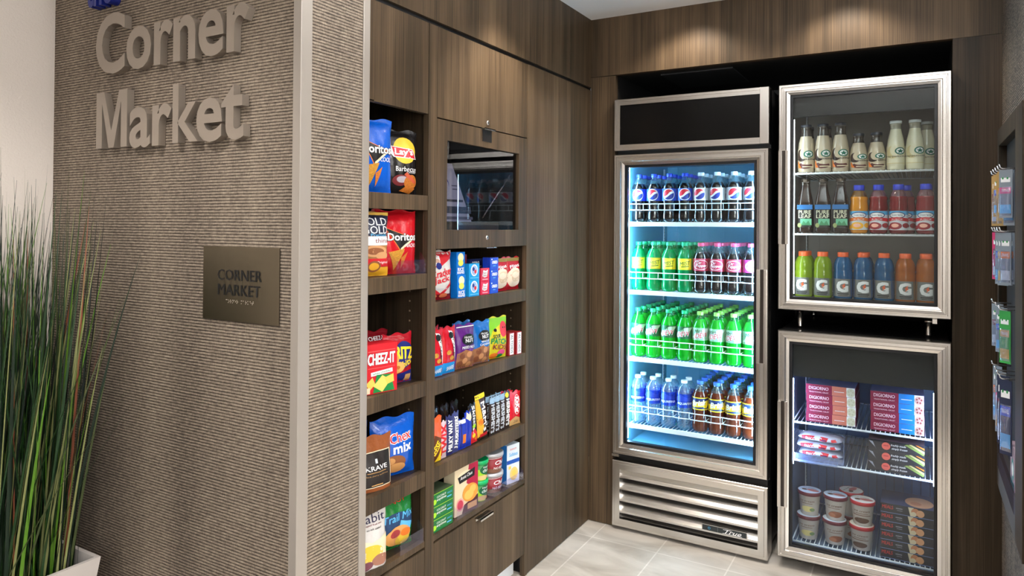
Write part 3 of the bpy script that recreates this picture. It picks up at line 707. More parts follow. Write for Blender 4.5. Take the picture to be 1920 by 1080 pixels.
# tall cooler rows: (shelf z, [kind per column], rows, description)
XC = [-1.1553+k*.0739 for k in range(8)]
def fill(z, kinds, rows, words, shelfword, group, dz=.073):
    cnt = {}
    for j in range(rows):
        for i, kd in enumerate(kinds):
            n = cnt.get((j, kd), 0); cnt[(j, kd)] = n+1
            w = words[kd]
            pos = ['front row', 'second row back', 'third row back', 'fourth row back', 'fifth row back', 'rearmost row'][j]
            col = f'{ORD[i]} from the left' if i < 4 else f'{ORD[7-i]} from the right' if i < 7 else 'at the right end'
            if i == 0: col = 'at the left end'
            B[kd].at((XC[i]+random.uniform(-.001, .001), 3.206+j*.0742, z+.0025), random.uniform(.02, .45) if j == 0 else random.uniform(-.8, .8), f'{w}, {pos}, {col}, {shelfword}', group)
fill(TS[0], ['cola_blue']*4+['cola_silver']*4, 4, dict(cola_blue='blue-capped cola bottle', cola_silver='white-capped silver cola bottle'), 'top shelf of tall cooler', 'cola bottles on the top shelf of the tall cooler')
fill(TS[1], ['lemon']*4+['pepper']*3+['cherry'], 5, dict(lemon='green lemon soda bottle', pepper='pink-capped dark soda bottle', cherry='magenta-label dark soda bottle'), 'second shelf of tall cooler', 'soda bottles on the second shelf of the tall cooler')
fill(TS[2], ['dew']*4+['diet_dew']*4, 6, dict(dew='green-capped neon soda bottle', diet_dew='lime-capped neon soda bottle'), 'third shelf of tall cooler', 'neon green soda bottles on the third shelf of the tall cooler')
fill(TS[3], ['water']*4, 2, dict(water='white-capped water bottle'), 'bottom shelf of tall cooler', 'water bottles on the bottom shelf of the tall cooler')
def fill4():
    global XC
    keep = XC; 
    for j in range(6):
        for i in range(4, 8):
            pos = ['front row', 'second row back', 'third row back', 'fourth row back', 'fifth row back', 'rearmost row'][j]
            col = ['directly right of the water', 'second tea from the left', 'second from the right', 'at the right end'][i-4]
            B['tea'].at((XC[i], 3.206+j*.0742, TS[3]+.0025), random.uniform(.05, .4) if j == 0 else random.uniform(-.8, .8), f'iced tea bottle, {pos}, {col}, bottom shelf of tall cooler', 'iced tea bottles on the bottom shelf of the tall cooler')
fill4()
# ---- upper right cooler
MILK = mat('latte_drink', (206, 190, 164), .12, coat=.5); VAN = mat('vanilla_drink', (232, 226, 196), .12, coat=.5)
GN = clear('glass_neck', (190, 182, 172), refl=.08, body=.25, bodycol=(120, 108, 96)); GNL = clear('light_glass_neck', (225, 222, 205), refl=.08, body=.45, bodycol=(225, 220, 195))
def frap(k, kind):
    P = [(.029, 0), (.0315, .004), (.0320, .012), (.0325, .07), (.0322, .09), (.029, .118), (.0225, .145), (.0195, .16), (.0195, .175), (.021, .177), (.021, .183)]
    P = [(r, z*k) for r, z in P]; h = .183*k
    cp = [(.0215, h-.001), (.0218, h+.001), (.0218, h+.009), (.0205, h+.010)]
    em = [('E', .22, .74, .30, .19, ink('emblem_green', (20, 110, 90))), ('E', .22, .74, .22, .14, WHI), ('P', [(.22+.2*math.cos(PI/2+2*PI*q/10)*(1 if q % 2 == 0 else .45), .73+.13*math.sin(PI/2+2*PI*q/10)*(1 if q % 2 == 0 else .45)) for q in range(10)], ink('emblem_green', (20, 110, 90)))]
    if kind == 'mocha':
        sp = [('E', -.22, .68, .34, .34, ink('cocoa', (66, 44, 36))), ('E', .0, .78, .34, .32, MILK), ('E', .0, .12, .46, .17, ink('cocoa2', (92, 40, 38))), ('E', .12, .26, .34, .09, MILK), ('P', [(-.5, .34), (-.42, .36), (-.36, .2), (-.22, .0), (-.44, .0)], ORA),
              ('T', 'frappuccino', -.02, .46, 1.3, .13, BLK, {'b': .03}), ('R', .2, .06, .7, .05, CRE)]+em
        t = bottle('coffee_drink_bottle', 'x', 'coffee drink bottle', P, h*.80, MILK, GN, cp, mat('lid_dark', (70, 72, 80), .35, metal=.5), (.018*k, .092*k, .0326, MILK, sp))
    else:
        sp = [('E', -.22, .68, .34, .34, ink('vanilla_tan', (214, 200, 150))), ('E', .0, .78, .34, .32, VAN), ('R', 0, .1, 1.1, .04, ink('vanilla_tan', (214, 200, 150))), ('T', 'frappuccino', 0, .46, 1.35, .13, ink('greybrown', (90, 80, 66)), {'b': .01})]+em
        t = bottle('coffee_drink_bottle', 'x', 'coffee drink bottle', P, h*.86, VAN, GNL, cp, mat('lid_cream', (222, 226, 226), .35), (.018*k, .092*k, .0326, VAN, sp))
    return t
f1, f2, f3 = frap(1.05, 'mocha'), frap(.79, 'mocha'), frap(1.02, 'vanilla')
g = 'coffee drink bottles on the top shelf of the upper small cooler'; z = 1.6335
for x, w in ((-.413, 'leftmost of three tall ones with dark swirl'), (-.347, 'middle of three tall ones with dark swirl'), (-.281, 'rightmost of three tall ones with dark swirl')):
    f1.at((x, 3.193, z), random.uniform(-.1, .1), 'cream coffee drink bottle, '+w+', upper small cooler', g)
for x, w in ((-.2135, 'left one of the short pair'), (-.148, 'right one of the short pair')):
    f2.at((x, 3.193, z), random.uniform(-.1, .1), 'short coffee drink bottle, '+w+', upper small cooler top shelf', g)
for x, y, w in ((-.080, 3.193, 'left of the two front pale ones'), (-.0135, 3.193, 'right of the two front pale ones'), (.028, 3.272, 'pale one standing behind at the right end')):
    f3.at((x, y, z), random.uniform(-.1, .1), 'vanilla coffee drink bottle, '+w+', upper small cooler', g)
for j, x in enumerate((-.413, -.343)): f1.at((x, 3.272, z), .5, 'cream coffee drink bottle in the second row, '+('left' if j == 0 else 'right')+' one, upper small cooler', g)
# pure tea, square bottles
TEAD = liquid('dark_tea_drink', (52, 34, 26), .10, .2)
LEAF = [(.027, 0), (.0295, .004), (.030, .012), (.030, .120), (.0285, .130), (.0255, .150), (.0195, .178), (.0165, .20), (.0160, .208), (.0175, .210), (.0175, .214)]
leaf = bottle('iced_tea_bottle', 'x', 'iced tea bottle', LEAF, .19, TEAD, GN, [(.0178, .213), (.018, .215), (.018, .225), (.017, .226)], mat('lid_bronze', (92, 80, 70), .3, metal=.7), (.022, .118, .0302, ink('tea_label_dark', (34, 30, 28)),
    [('R', 0, .89, 1.24, .20, ink('tea_blue', (40, 110, 175))), ('T', 'PURE', 0, .67, 1.0, .16, ink('paleleaf', (226, 226, 196)), {'b': .02}), ('T', 'LEAF', 0, .49, 1.0, .16, ink('paleleaf', (226, 226, 196)), {'b': .02}), ('R', .1, .24, .9, .28, ink('leafgreen', (110, 190, 150))), ('P', [(-.3, .1), (-.1, .3), (.1, .18), (.3, .3), (.5, .1)], ink('leafdark', (70, 140, 96))), ('E', -.42, .1, .16, .1, ink('paleolive', (160, 170, 110)))]), sq=5, n=32)
g = 'bottles on the middle shelf of the upper small cooler'; z = 1.3805
for x, w in ((-.414, 'left'), (-.346, 'middle'), (-.279, 'right')): leaf.at((x, 3.193, z), random.uniform(-.05, .05), f'square brown iced tea bottle with blue band, {w} one of three, middle shelf', g)
JU = [(.026, 0), (.031, .004), (.0330, .012), (.0330, .092), (.0345, .100), (.0330, .116), (.031, .132), (.0335, .140), (.031, .148), (.026, .162), (.0195, .172), (.0185, .177)]
def juice(nm, dr, bandc, fruit, lab2):
    return bottle('juice_bottle', 'x', 'juice bottle', JU, .15, dr, clear('juice_neck_'+nm, (200, 190, 200), refl=.07, body=.3, bodycol=lab2), [(.0195, .174), (.0200, .176), (.0200, .194), (.019, .196)], cap('juice_blue', (52, 70, 205)),
        (.014, .090, .0332, ink('juice_label_'+nm, (228, 232, 238)), [('R', 0, .90, 1.9, .2, LGT), ('E', 0, .78, .46, .17, NAVY), ('E', 0, .78, .40, .13, WHI), ('T', 'Ocean Spray', 0, .78, .62, .10, NAVY, {'b': .01}), ('P', [(-.8, .42), (0, .52), (.8, .42), (.8, .6), (0, .68), (-.8, .6)], bandc), ('T', 'JUICE', 0, .55, .6, .1, WHI, {'b': .02}),
         ('E', -.1, .22, .36, .19, fruit), ('E', .5, .24, .22, .13, fruit), ('E', -.55, .14, .18, .11, fruit), ('E', -.1, .24, .2, .1, ink('highlight', (250, 190, 170)))]))
j1 = juice('orange', mat('orange_juice_drink', (214, 140, 40), .12, coat=.5), ORA, ink('orange_fruit', (248, 180, 40)), (210, 150, 60))
j2 = juice('cranberry', liquid('cranberry_drink', (150, 40, 46), .1, .3), RED, ink('cranberry_fruit', (150, 24, 40)), (180, 120, 130))
j1.at((-.2115, 3.193, z), .05, 'orange juice bottle with blue cap, right of the square tea bottles', g)
for x, y, w in ((-.141, 3.193, 'left of the three front ones'), (-.070, 3.193, 'middle of the three front ones'), (.0235, 3.193, 'at the right end of the front'), (-.045, 3.268, 'standing behind between the middle and right ones'), (.0275, 3.268, 'standing behind at the right wall')):
    j2.at((x, y, z), random.uniform(-.2, .2), 'red cranberry juice bottle, '+w+', upper small cooler', g)
# sports drinks
GA = [(.028, 0), (.0335, .004), (.0352, .012), (.0352, .082), (.0362, .090), (.0362, .112), (.0340, .119), (.0360, .126), (.0345, .146), (.029, .164), (.021, .174), (.0195, .178)]
def sport(nm, dr, col):
    return bottle('sports_drink_bottle', 'x', 'sports drink bottle', GA, .165, dr, dr, [(.0205, .174), (.0210, .176), (.0210, .192), (.0198, .194)], cap('sport_orange', (236, 102, 52)),
        (.014, .086, .0353, ink('sport_label', (120, 122, 120)), [('P', [(.45, 0), (1.2, 0), (1.2, 1), (.4, 1)], ink('sport_'+nm, col)), ('P', [(-1.2, 0), (-.55, 0), (-.5, 1), (-1.2, 1)], ink('sport_'+nm, col)), ('T', 'G', -.03, .58, .56, .58, WHI, {'b': .07}), ('P', [(-.06, .60), (.12, .78), (.08, .62), (.16, .60), (-.04, .42), (.02, .56)], ink('bolt', (232, 96, 40))), ('R', 0, .16, .6, .05, BLK), ('R', 0, .07, .5, .03, BLK)]))
s1 = sport('lemon', liquid('lemon_sport_drink', (160, 190, 40), .12, .4), (120, 132, 60)); s2 = sport('blue', liquid('blue_sport_drink', (24, 105, 160), .12, .4), (60, 90, 130)); s3 = sport('orange', liquid('orange_sport_drink', (200, 110, 20), .15, .4), (150, 110, 70))
g = 'sports drink bottles on the bottom shelf of the upper small cooler'; z = 1.1075
for k, (s, x, w) in enumerate(((s1, -.421, 'yellow-green sports drink bottle, left one of two'), (s1, -.347, 'yellow-green sports drink bottle, right one of two'), (s2, -.270, 'blue sports drink bottle, left one of three'), (s2, -.196, 'blue sports drink bottle, middle one of three'), (s2, -.120, 'blue sports drink bottle, right one of three'), (s3, -.046, 'orange sports drink bottle, left one of two'), (s3, .026, 'orange sports drink bottle, right one of two'))):
    s.at((x, 3.194, z), random.uniform(-.12, .12), w+', upper small cooler', g)
for k, (s, x, w) in enumerate(((s1, -.421, 'yellow-green'), (s2, -.196, 'blue'), (s3, .024, 'orange'))): s.at((x, 3.272, z), .4, f'{w} sports drink bottle standing in the second row, upper small cooler', g)
# ---- freezer
def box(name, label, cat, w, d, h, m0, front, loc=(0, 0, 0), rz=0, group=None, side=None, topm=None, sidespec=None, pt='carton', topspec=None, edge=None):
    """carton standing on z=0, front face towards local -y"""
    t = thing(name, loc, rz, label, cat, group); m = MB(); m.box(-w/2, w/2, -d/2, d/2, 0, h, m0)
    if side: m.m[4-1] = m.mi(side); m.m[5-0] = m.mi(side)
    if topm: m.m[1] = m.mi(topm)
    fn = lambda x, z, o: (x, -d/2-o, z)
    paint(m, front, w, h, fn, 1, base=.0004)
    if sidespec: paint(m, sidespec, d, h, lambda x, z, o: (w/2+o, x, z), 1, base=.0004)
    if topspec: paint(m, topspec, w, d, lambda x, z, o: (x, -d/2+z, h+o), 1, base=.0004)
    part(m, pt, t); return Proto(t)
CRIM = card('crimson', (140, 24, 60)); 
def pizza(mid, pie, topping, lbl):
    tops = [('E', .30+.05*math.cos(a), .5+.22*math.sin(a), .022, .11, topping) for a in (0.3, 1.7, 3.0, 4.2, 5.4)]
    return box('pizza_box', 'x', 'pizza box', .186, .19, .0385, CRIM, [('R', .18, .5, .29, .98, mid), ('R', .41, .5, .17, .98, WHI), ('E', .41, .48, .085, .46, pie)]+[('E', .41+.045*math.cos(a), .48+.24*math.sin(a), .018, .10, topping) for a in (.3, 1.5, 2.7, 4, 5.2)]+
               [('T', 'DIGIORNO', -.235, .62, .40, .34, ink('pinkwhite', (250, 214, 224)), {'b': .02}), ('T', 'TRADITIONAL CRUST', -.235, .2, .40, .13, ink('pinkwhite', (250, 214, 224))), ('R', .18, .45, .2, .06, WHI)], topm=card('pizza_top', (176, 170, 196)))
pz1 = pizza(ink('salmon', (206, 120, 100)), ink('cheese_pie', (216, 214, 190)), ink('cheese_spot', (200, 196, 168)), ''); pz2 = pizza(ink('sky', (22, 130, 205)), ink('meat_pie', (190, 150, 130)), ink('pepperoni', (140, 60, 50)), '')
W4 = ['bottom', 'second from the bottom', 'third from the bottom', 'topmost']
for k in range(4):
    pz1.at((-.313+random.uniform(-.002, .002), 3.262, .5955+k*.039), random.uniform(-.015, .015), 'frozen pizza box with salmon panel, '+W4[k]+' of the left stack', 'pizza boxes in two stacks in the freezer')
    pz2.at((-.074+random.uniform(-.002, .002), 3.262, .5955+k*.039), random.uniform(-.015, .015), 'frozen pizza box with blue panel, '+W4[k]+' of the right stack', 'pizza boxes in two stacks in the freezer')
# black ready meal boxes
bk = box('meal_box', 'x', 'frozen meal box', .194, .15, .040, card('black_meal', (24, 24, 32)), [('P', [(-.5, .9), (-.38, .3), (-.36, .1), (-.42, .8)], ink('greyfork', (150, 155, 170))), ('E', -.18, .5, .078, .36, ink('coralseal', (222, 96, 84))), ('R', -.18, .55, .09, .1, ink('coraldark', (180, 60, 60))),
     ('T', 'freshly made', .04, .64, .27, .26, WHI, {'s': .3}), ('T', 'simply frozen', .06, .32, .28, .26, WHI, {'s': .3}), ('P', [(.22, .95), (.5, .2), (.5, .45), (.27, .98)], ink('wheat', (196, 180, 120))), ('P', [(.15, .85), (.48, .05), (.5, .2), (.2, .95)], ink('sprig', (130, 150, 70))), ('P', [(.34, .98), (.5, .6), (.5, .75), (.38, .98)], ORA)], topm=card('black_top', (90, 70, 70)))
for k in range(3): bk.at((-.076, 3.236, .4378+k*.0405), random.uniform(-.01, .01), 'black frozen meal box with coral seal, '+['bottom', 'middle', 'top'][k]+' of the stack of three', 'frozen meal boxes on the freezer middle shelf')
bw = box('meal_box', 'x', 'frozen meal box', .190, .16, .0355, card('black_meal_2', (26, 26, 34)), [('T', 'MEALS', -.37, .62, .2, .38, ink('mealred', (190, 44, 40)), {'b': .02}), ('R', -.16, .62, .12, .12, ink('mealgrey', (120, 120, 130))), ('R', -.15, .4, .1, .06, ink('mealgrey', (120, 120, 130))), ('R', 0, .02, 1, .05, ink('mealedge', (120, 140, 190))),
     ('P', [(.0, .98), (.1, .98), (.12, .04), (.04, .04)], ink('pasta', (206, 190, 160))), ('E', .13, .55, .075, .4, ink('meat', (186, 120, 84))), ('E', .22, .45, .07, .38, ink('meat2', (206, 150, 110))), ('E', .1, .3, .05, .25, ink('pasta', (206, 190, 160)))], topm=card('meal_top', (58, 62, 84)), topspec=[('E', .2, .4, .26, .36, ink('meat2', (206, 150, 110))), ('E', .14, .3, .1, .12, ink('meat', (186, 120, 84)))])
for k in range(6): bw.at((-.035, 3.242, .0998+k*.0358), random.uniform(-.008, .008), 'black frozen meal box with meat picture, '+['bottom', 'second from the bottom', 'third from the bottom', 'third from the top', 'second from the top', 'top'][k]+' of the tall stack', 'frozen meal boxes stacked on the freezer floor')
# sandwiches in a clear tray
T = thing('clear_tray', (-.358, 3.222, .4385), label='clear plastic tray holding wrapped frozen sandwiches on the freezer middle shelf', cat='tray')
m = MB(); AC2 = clear('tray_plastic', (225, 235, 250), refl=.10, body=.14, bodycol=(190, 205, 240)); w, d = .098, .078
m.box(-w, w, -d, d, 0, .0025, AC2); m.box(-w, -w+.0025, -d, d, .0025, .105, AC2); m.box(w-.0025, w, -d, d, .0025, .105, AC2); m.box(-w+.0025, w-.0025, -d, -d+.0025, .0025, .024, AC2); m.box(-w+.0025, w-.0025, d-.0025, d, .0025, .08, AC2)
m.box(-w*.75, w*.75, -d-.003, -d-.001, -.012, .012, AC2); part(m, 'tray', T)
def pouch_flat(name, label, cat, L, D, H, base, spec):
    t = thing(name, label=label, cat=cat); m = MB()
    def f(i, j):
        a = -PI/2+2*PI*j/16 if False else 2*PI*j/16; u = i/16*2-1; k = (1-abs(u)**4)**.5 if abs(u) < 1 else 0
        k = max(k, .04)
        return (u*L/2, D/2*math.cos(a)*(.75+.25*k), H/2+H/2*math.sin(a)*k*(1+.05*math.sin(9*u)))
    m.grid(f, 16, 16, base)
    fr = lambda x, z, o: (x, -D/2*(.75+.25*max(0, 1-abs(2*x/L)**4)**.5)*math.cos((z/H-.5)*2.2)-o-.0008, H/2+H/2*math.sin((z/H-.5)*2.2)*max(.1, 1-abs(2*x/L)**4)**.5*(1+.05*math.sin(18*x/L)))
    paint(m, spec, L, H, fr, .012, base=.0006); part(m, 'wrapper', t); return Proto(t)
sw = pouch_flat('wrapped_sandwich', 'x', 'frozen sandwich', .168, .10, .030, film('wrap_white', (214, 216, 226)), [('P', [(-.4, .3), (-.1, .5), (-.12, .85), (-.42, .8)], RED), ('P', [(0, .4), (.16, .3), (.2, .8), (.02, .85)], RED), ('P', [(.28, .3), (.4, .5), (.36, .8), (.26, .7)], RED), ('T', 'SNACK', -.22, .55, .2, .3, WHI, {'b': .02}), ('R', .1, .5, .1, .1, NAVY)])
for k in range(3): sw.at((-.358+(-1)**k*.004, 3.222, .4425+k*.0320), random.uniform(-.05, .05), 'red and white wrapped frozen sandwich, '+['bottom', 'middle', 'top'][k]+' one in the clear tray', 'wrapped sandwiches in the clear tray')
# ice cream tubs
def tub(nm, lidc, rimc, spec, base):
    t = thing('ice_cream_tub', label='x', cat='ice cream tub'); m = MB(); m.lathe([(.033, 0), (.034, .002), (.0425, .087), (.0435, .088)], base, 30)
    fn = lambda x, z, o: ((.034+.0098*z+.0+o+.0001*0+ (z/.088)*.0088 - .0098*z)*math.sin(x/.038), -(.034+(z/.088)*.0088+o)*math.cos(x/.038), z)
    fn = lambda x, z, o: ((.034+(z/.088)*.0088+o)*math.sin(x/.038), -(.034+(z/.088)*.0088+o)*math.cos(x/.038), z)
    paint(m, spec, .076, .088, fn, .008); part(m, 'cup', t)
    m = MB(); m.lathe([(.0445, .083), (.0468, .084), (.0470, .097), (.0455, .0985), (.0450, .0985)], rimc, 32, cap1=False); m.lathe([(.0450, .0972), (.0448, .0974)], lidc, 32)
    up = lambda x, z, o: (x, z-.045, .0976+o)
    paint(m, [('E', .15, .5, .28, .14, ink('lid_print', (206, 120, 110))), ('T', 'ice cream', -.05, .72, .6, .08, BRN, {'s': .2}), ('E', -.2, .42, .12, .10, BRN)], .09, .09, up, .03); part(m, 'lid', t)
    return Proto(t)
base = card('tub_cream', (190, 180, 176)); rim = card('tub_rim', (96, 22, 40)); rim2 = card('tub_rim_red', (170, 30, 40)); lidw = card('tub_lid', (214, 222, 232))
S0 = [('T', 'ice cream', 0, .70, .8, .09, BRN, {'s': .25, 'b': .01}), ('R', 0, .58, .6, .02, BRN)]
tb = [tub('a', lidw, rim, S0+[('E', .05, .32, .35, .14, ink('vanilla', (206, 190, 130))), ('E', .3, .3, .14, .08, ink('leafg', (110, 130, 90)))], base), tub('b', lidw, rim, S0+[('E', .1, .3, .34, .15, ink('nut', (140, 84, 62))), ('E', -.1, .26, .2, .1, ink('nut2', (170, 110, 84)))], base), tub('c', card('tub_lid_c', (236, 226, 214)), rim2, S0+[('E', 0, .26, .4, .13, ink('choc', (84, 56, 44))), ('R', 0, .5, .9, .03, BRN)], base)]
for i, (x, n) in enumerate(((-.4005, 'left'), (-.3005, 'middle'), (-.1995, 'right'))):
    tb[i].at((x, 3.208, .0995), random.uniform(-.2, .2), f'ice cream tub at the bottom of the {n} stack of two, freezer floor', 'ice cream tubs in the freezer')
    tb[i].at((x+.003, 3.210, .0995+.0987), random.uniform(-.2, .2), f'ice cream tub on top of the {n} stack of two, freezer floor', 'ice cream tubs in the freezer')
tb[1].at((-.245, 3.30, .0995), .3, 'ice cream tub standing in the second row between middle and right stacks', 'ice cream tubs in the freezer')
tb[2].at((-.245, 3.30, .1982), 1.2, 'ice cream tub stacked in the second row between middle and right stacks', 'ice cream tubs in the freezer')
# ------------------------------------------------------------------ snacks on the open shelves
def bag(name, label, cat, w, h, d, base, spec, seed=1, stand=False, back=None, group=None, waist=.05, top=None, maxl=.012):
    """pillow or stand-up pouch, front towards local -y, standing on z=0"""
    t = thing(name, label=label, cat=cat, group=group); rg = random.Random(seed); ph = [rg.uniform(0, 6) for _ in range(8)]
    def wr(u, v):
        return .5*math.sin(5*u+ph[0]+3*v)+.35*math.sin(9*v+ph[1]-4*u)+.3*math.sin(13*u+7*v+ph[2])
    def T(u, v):
        s = .05
        if stand: e = min(1, max(0, (1-s-v)/.55))**.8 if v > .0 else 1
        else: e = max(0, math.sin(PI*min(1, max(0, (v-s*.6)/(1-1.6*s)))))**.55
        if stand and v > 1-s: e = 0
        k = max(0, 1-abs(u)**3)**.6
        return max(.0006, d/2*e*k*(1+.10*wr(u, v)))
    def xw(u, v): return u*w/2*(1-waist*math.sin(PI*v)+.015*math.sin(17*v+ph[3])*(abs(u)**4))
    def zz(u, v): return v*h+(.004*math.sin(6*u+ph[4]) if v > .97 else 0)+(.012*h*math.cos(u*PI)*(v < .05))*0
    nu, nv = 22, 30; m = MB(); tm = top or base
    mf = lambda i, j: (tm if (j+.5)/nv > .955 or ((j+.5)/nv < .04 and not stand) else base)
    def crimp(v): return .0009*math.sin(v*h/.0016) if (v > .955 or v < .04) else 0
    m.grid(lambda i, j: (xw(i/nu*2-1, j/nv), -T(i/nu*2-1, j/nv)+crimp(j/nv), zz(i/nu*2-1, j/nv)), nu, nv, mf)
    m.grid(lambda i, j: (xw(1-i/nu*2, j/nv), T(1-i/nu*2, j/nv)+crimp(j/nv), zz(1-i/nu*2, j/nv)), nu, nv, back or base)
    if stand: m.grid(lambda i, j: (xw(i/nu*2-1, 0), (j*2-1)*T(i/nu*2-1, 0), .0005), nu, 1, base)
    def fn(x, z, o):
        v = z/h; vc = min(1, max(0, v)); u = max(-.999, min(.999, 2*x/w)); return (xw(u, vc), -T(u, vc)-o+crimp(vc), z)
    paint(m, spec, w, h, fn, maxl, base=.0007, step=.00025)
    part(m, 'bag_body', t)
    return Proto(t)
R90 = PI/2
def put(p, y, z, back=.03, yaw=0, label=None, group=None, tilt=0):
    return p.at((SX-.006-back, y, z+.0006), (0, 0, R90-yaw) if not tilt else (tilt, 0, R90-yaw), label, group)
def chip(c1, c2, x, y, s): return [('P', [(x-s, y+s*.55), (x+s*.9, y+s*.8), (x-.0*s, y-s*.9)], c1), ('P', [(x+s*.55, y+s*.1), (x+s*1.3, y+s*.55), (x+s*.75, y-s*.8)], c2)]
CH1 = mat('ink_chip_gold', (246, 176, 60), .5, var=.75, bscale=260, bump=.3); CH2 = mat('ink_chip_orange', (240, 140, 50), .5, var=.7, bscale=240, bump=.3); FB = film('blue', (10, 88, 196)); FR = film('red', (200, 22, 34)); FK = film('black', (26, 24, 25)); FRD = film('dark_red', (120, 14, 26))
def corn(base, tag_):
    return [('P', [(-.34, .74), (.36, .56), (.02, .36)], ink('ember', (226, 120, 50))), ('P', [(-.31, .725), (.31, .56), (.02, .385)], BLK), ('P', [(.02, .36), (.36, .56), (.30, .56), (.03, .41)], CRE),
            ('T', 'Doritos', .08, .585, .70, .115, BLK, {'b': .07}), ('T', 'Doritos', .08, .585, .69, .11, WHI, {'b': .035}), ('T', tag_, .28, .45, .26, .06, WHI, {'b': .01})]+chip(CH1, CH2, -.05, .24, .2)
blue = bag('chip_bag', 'blue tortilla chip bag at the left of the top shelf, partly behind the column trim', 'chip bag', .165, .222, .07, FB, corn(FB, 'COOL'), 3)
put(blue, 1.593, 1.495, .055, .30)
bbq = bag('chip_bag', 'black barbecue potato chip bag with yellow round emblem on the top shelf', 'chip bag', .142, .205, .07, FK,
    [('E', .08, .68, .30, .205, ink('sun', (246, 196, 50))), ('P', [(-.28, .74), (.30, .70), (.40, .55), (-.22, .57), (-.30, .62)], WHI), ('P', [(-.26, .73), (.28, .69), (.37, .56), (-.20, .585)], RED), ('T', "Lay's", .05, .645, .46, .13, WHI, {'b': .03}),
     ('T', 'Barbecue', .12, .395, .58, .075, WHI, {'b': .012}), ('T', 'FLAVORED', .26, .345, .28, .028, WHI), ('E', -.02, .22, .22, .085, ink('spice', (120, 40, 44))), ('E', .02, .235, .15, .05, ink('bowl', (190, 180, 190))), ('E', .26, .20, .18, .11, CH2), ('P', [(.0, .06), (.2, .16), (.4, .1), (.3, .02)], CH2), ('P', [(.05, .31), (.12, .35), (.42, .20), (.36, .17)], ink('tomato', (205, 90, 60)))], 5)
put(bbq, 1.742, 1.495, .065, .36)
dk = bag('chip_bag', 'x', 'chip bag', .15, .222, .06, FK, [], 8)
put(dk, 1.735, 1.495, .16, .2, 'plain black chip bag standing behind the barbecue one on the top shelf')
gold = bag('pretzel_bag', 'clear pretzel bag with navy and white panels, left end of the second shelf', 'snack bag', .15, .19, .06, film('pretzel', (178, 128, 78)),
    [('R', 0, .80, 1, .33, ink('navyblack', (24, 30, 56))), ('R', 0, .98, 1, .05, GOLD), ('T', 'ROLD', .12, .86, .62, .12, WHI, {'b': .01}), ('T', 'GOLD', .14, .73, .64, .12, WHI, {'b': .01}), ('T', 'Pretzels', .2, .65, .4, .045, LGT), ('R', 0, .56, 1, .14, WHI), ('T', 'thins', .26, .565, .34, .07, MAR),
     ('E', .1, .40, .3, .09, ink('pretz_lt', (206, 152, 104))), ('E', .1, .40, .22, .055, ink('pretz_dk', (140, 84, 50))), ('E', .28, .33, .16, .06, ink('pretz_lt', (206, 152, 104))), ('R', 0, .22, 1, .13, RED), ('T', 'Original', .3, .22, .3, .05, WHI), ('R', 0, .08, 1, .14, ink('mustard', (226, 166, 40))), ('E', .1, .16, .16, .09, ink('pretz_dk', (140, 84, 50))), ('E', .1, .16, .12, .06, ink('mustard', (226, 166, 40)))], 9)
put(gold, 1.578, 1.246, .045, .28)
red = bag('chip_bag', 'red tortilla chip bag on the second shelf of the left bay', 'chip bag', .165, .2, .07, FR, corn(FR, 'NACHO'), 12)
put(red, 1.722, 1.246, .06, .30)
# cracker box and party mix
cz = box('cracker_box', 'red cheese cracker box on the third shelf of the left bay', 'cracker box', .125, .055, .145, card('cracker_red', (206, 22, 36)),
    [('R', .05, .86, .78, .02, ink('rim', (230, 90, 90))), ('R', .05, .52, .78, .012, ink('rim', (230, 90, 90))), ('T', 'CHEEZ-IT', .04, .70, .78, .22, MAR, {'b': .06}), ('T', 'CHEEZ-IT', .04, .70, .77, .22, WHI, {'b': .035}), ('R', .05, .42, .62, .08, WHI, .08), ('T', 'white cheddar', .05, .42, .52, .045, GRN, {'rot': .08}),
     ('P', [(-.2, .02), (.42, .02), (.3, .36), (-.1, .38)], GRN), ('P', [(-.40, .22), (-.22, .34), (-.14, .2), (-.3, .08)], ink('cheese', (240, 200, 90))), ('P', [(-.2, .16), (.06, .36), (.3, .24), (.06, .02)], ink('cheese2', (246, 210, 106))), ('P', [(.12, .3), (.38, .36), (.4, .2), (.2, .16)], ink('cheese', (240, 200, 90))), ('R', -.36, .08, .14, .12, CRE)], side=card('cracker_red_side', (190, 18, 32)))
cz.at((SX-.046, 1.616, .9026), R90-.24)
ritz = bag('cracker_bag', 'blue and yellow cheese cracker bag beside the red cracker box', 'snack bag', .115, .155, .05, film('crimson', (168, 18, 34)),
    [('P', [(-.5, .0), (.5, .0), (.5, .26), (-.5, .16)], ink('navy2', (26, 36, 120))), ('E', .12, .58, .36, .27, NAVY), ('T', 'RITZ', .12, .62, .66, .22, YEL, {'b': .05, 'rot': -.1}), ('T', 'bits', .2, .42, .36, .14, YEL, {'b': .03, 'rot': .3}), ('E', -.3, .52, .2, .12, ink('cracker', (222, 160, 80))), ('E', -.14, .34, .24, .12, ink('cracker2', (232, 180, 96))), ('E', -.14, .34, .08, .04, CH2), ('R', .30, .10, .22, .14, TAN)], 14)
put(ritz, 1.741, .902, .058, .22)
mix = bag('cracker_bag', 'x', 'snack bag', .12, .158, .05, FRD, [('T', 'CHEEZ-IT', 0, .85, .6, .08, WHI, {'b': .02})], 17)
for k, (y, b_, yw, w) in enumerate(((1.60, .12, .1, 'directly behind the red cracker box'), (1.66, .24, -.1, 'behind the gap between cracker box and blue bag'), (1.738, .150, .1, 'behind the blue and yellow bag'), (1.55, .19, -.15, 'in the third row, left'), (1.735, .31, .1, 'in the third row, right'))):
    put(mix, y, .902+.0, b_, yw, 'dark red cracker bag '+w, 'dark red cracker bags on the third shelf')
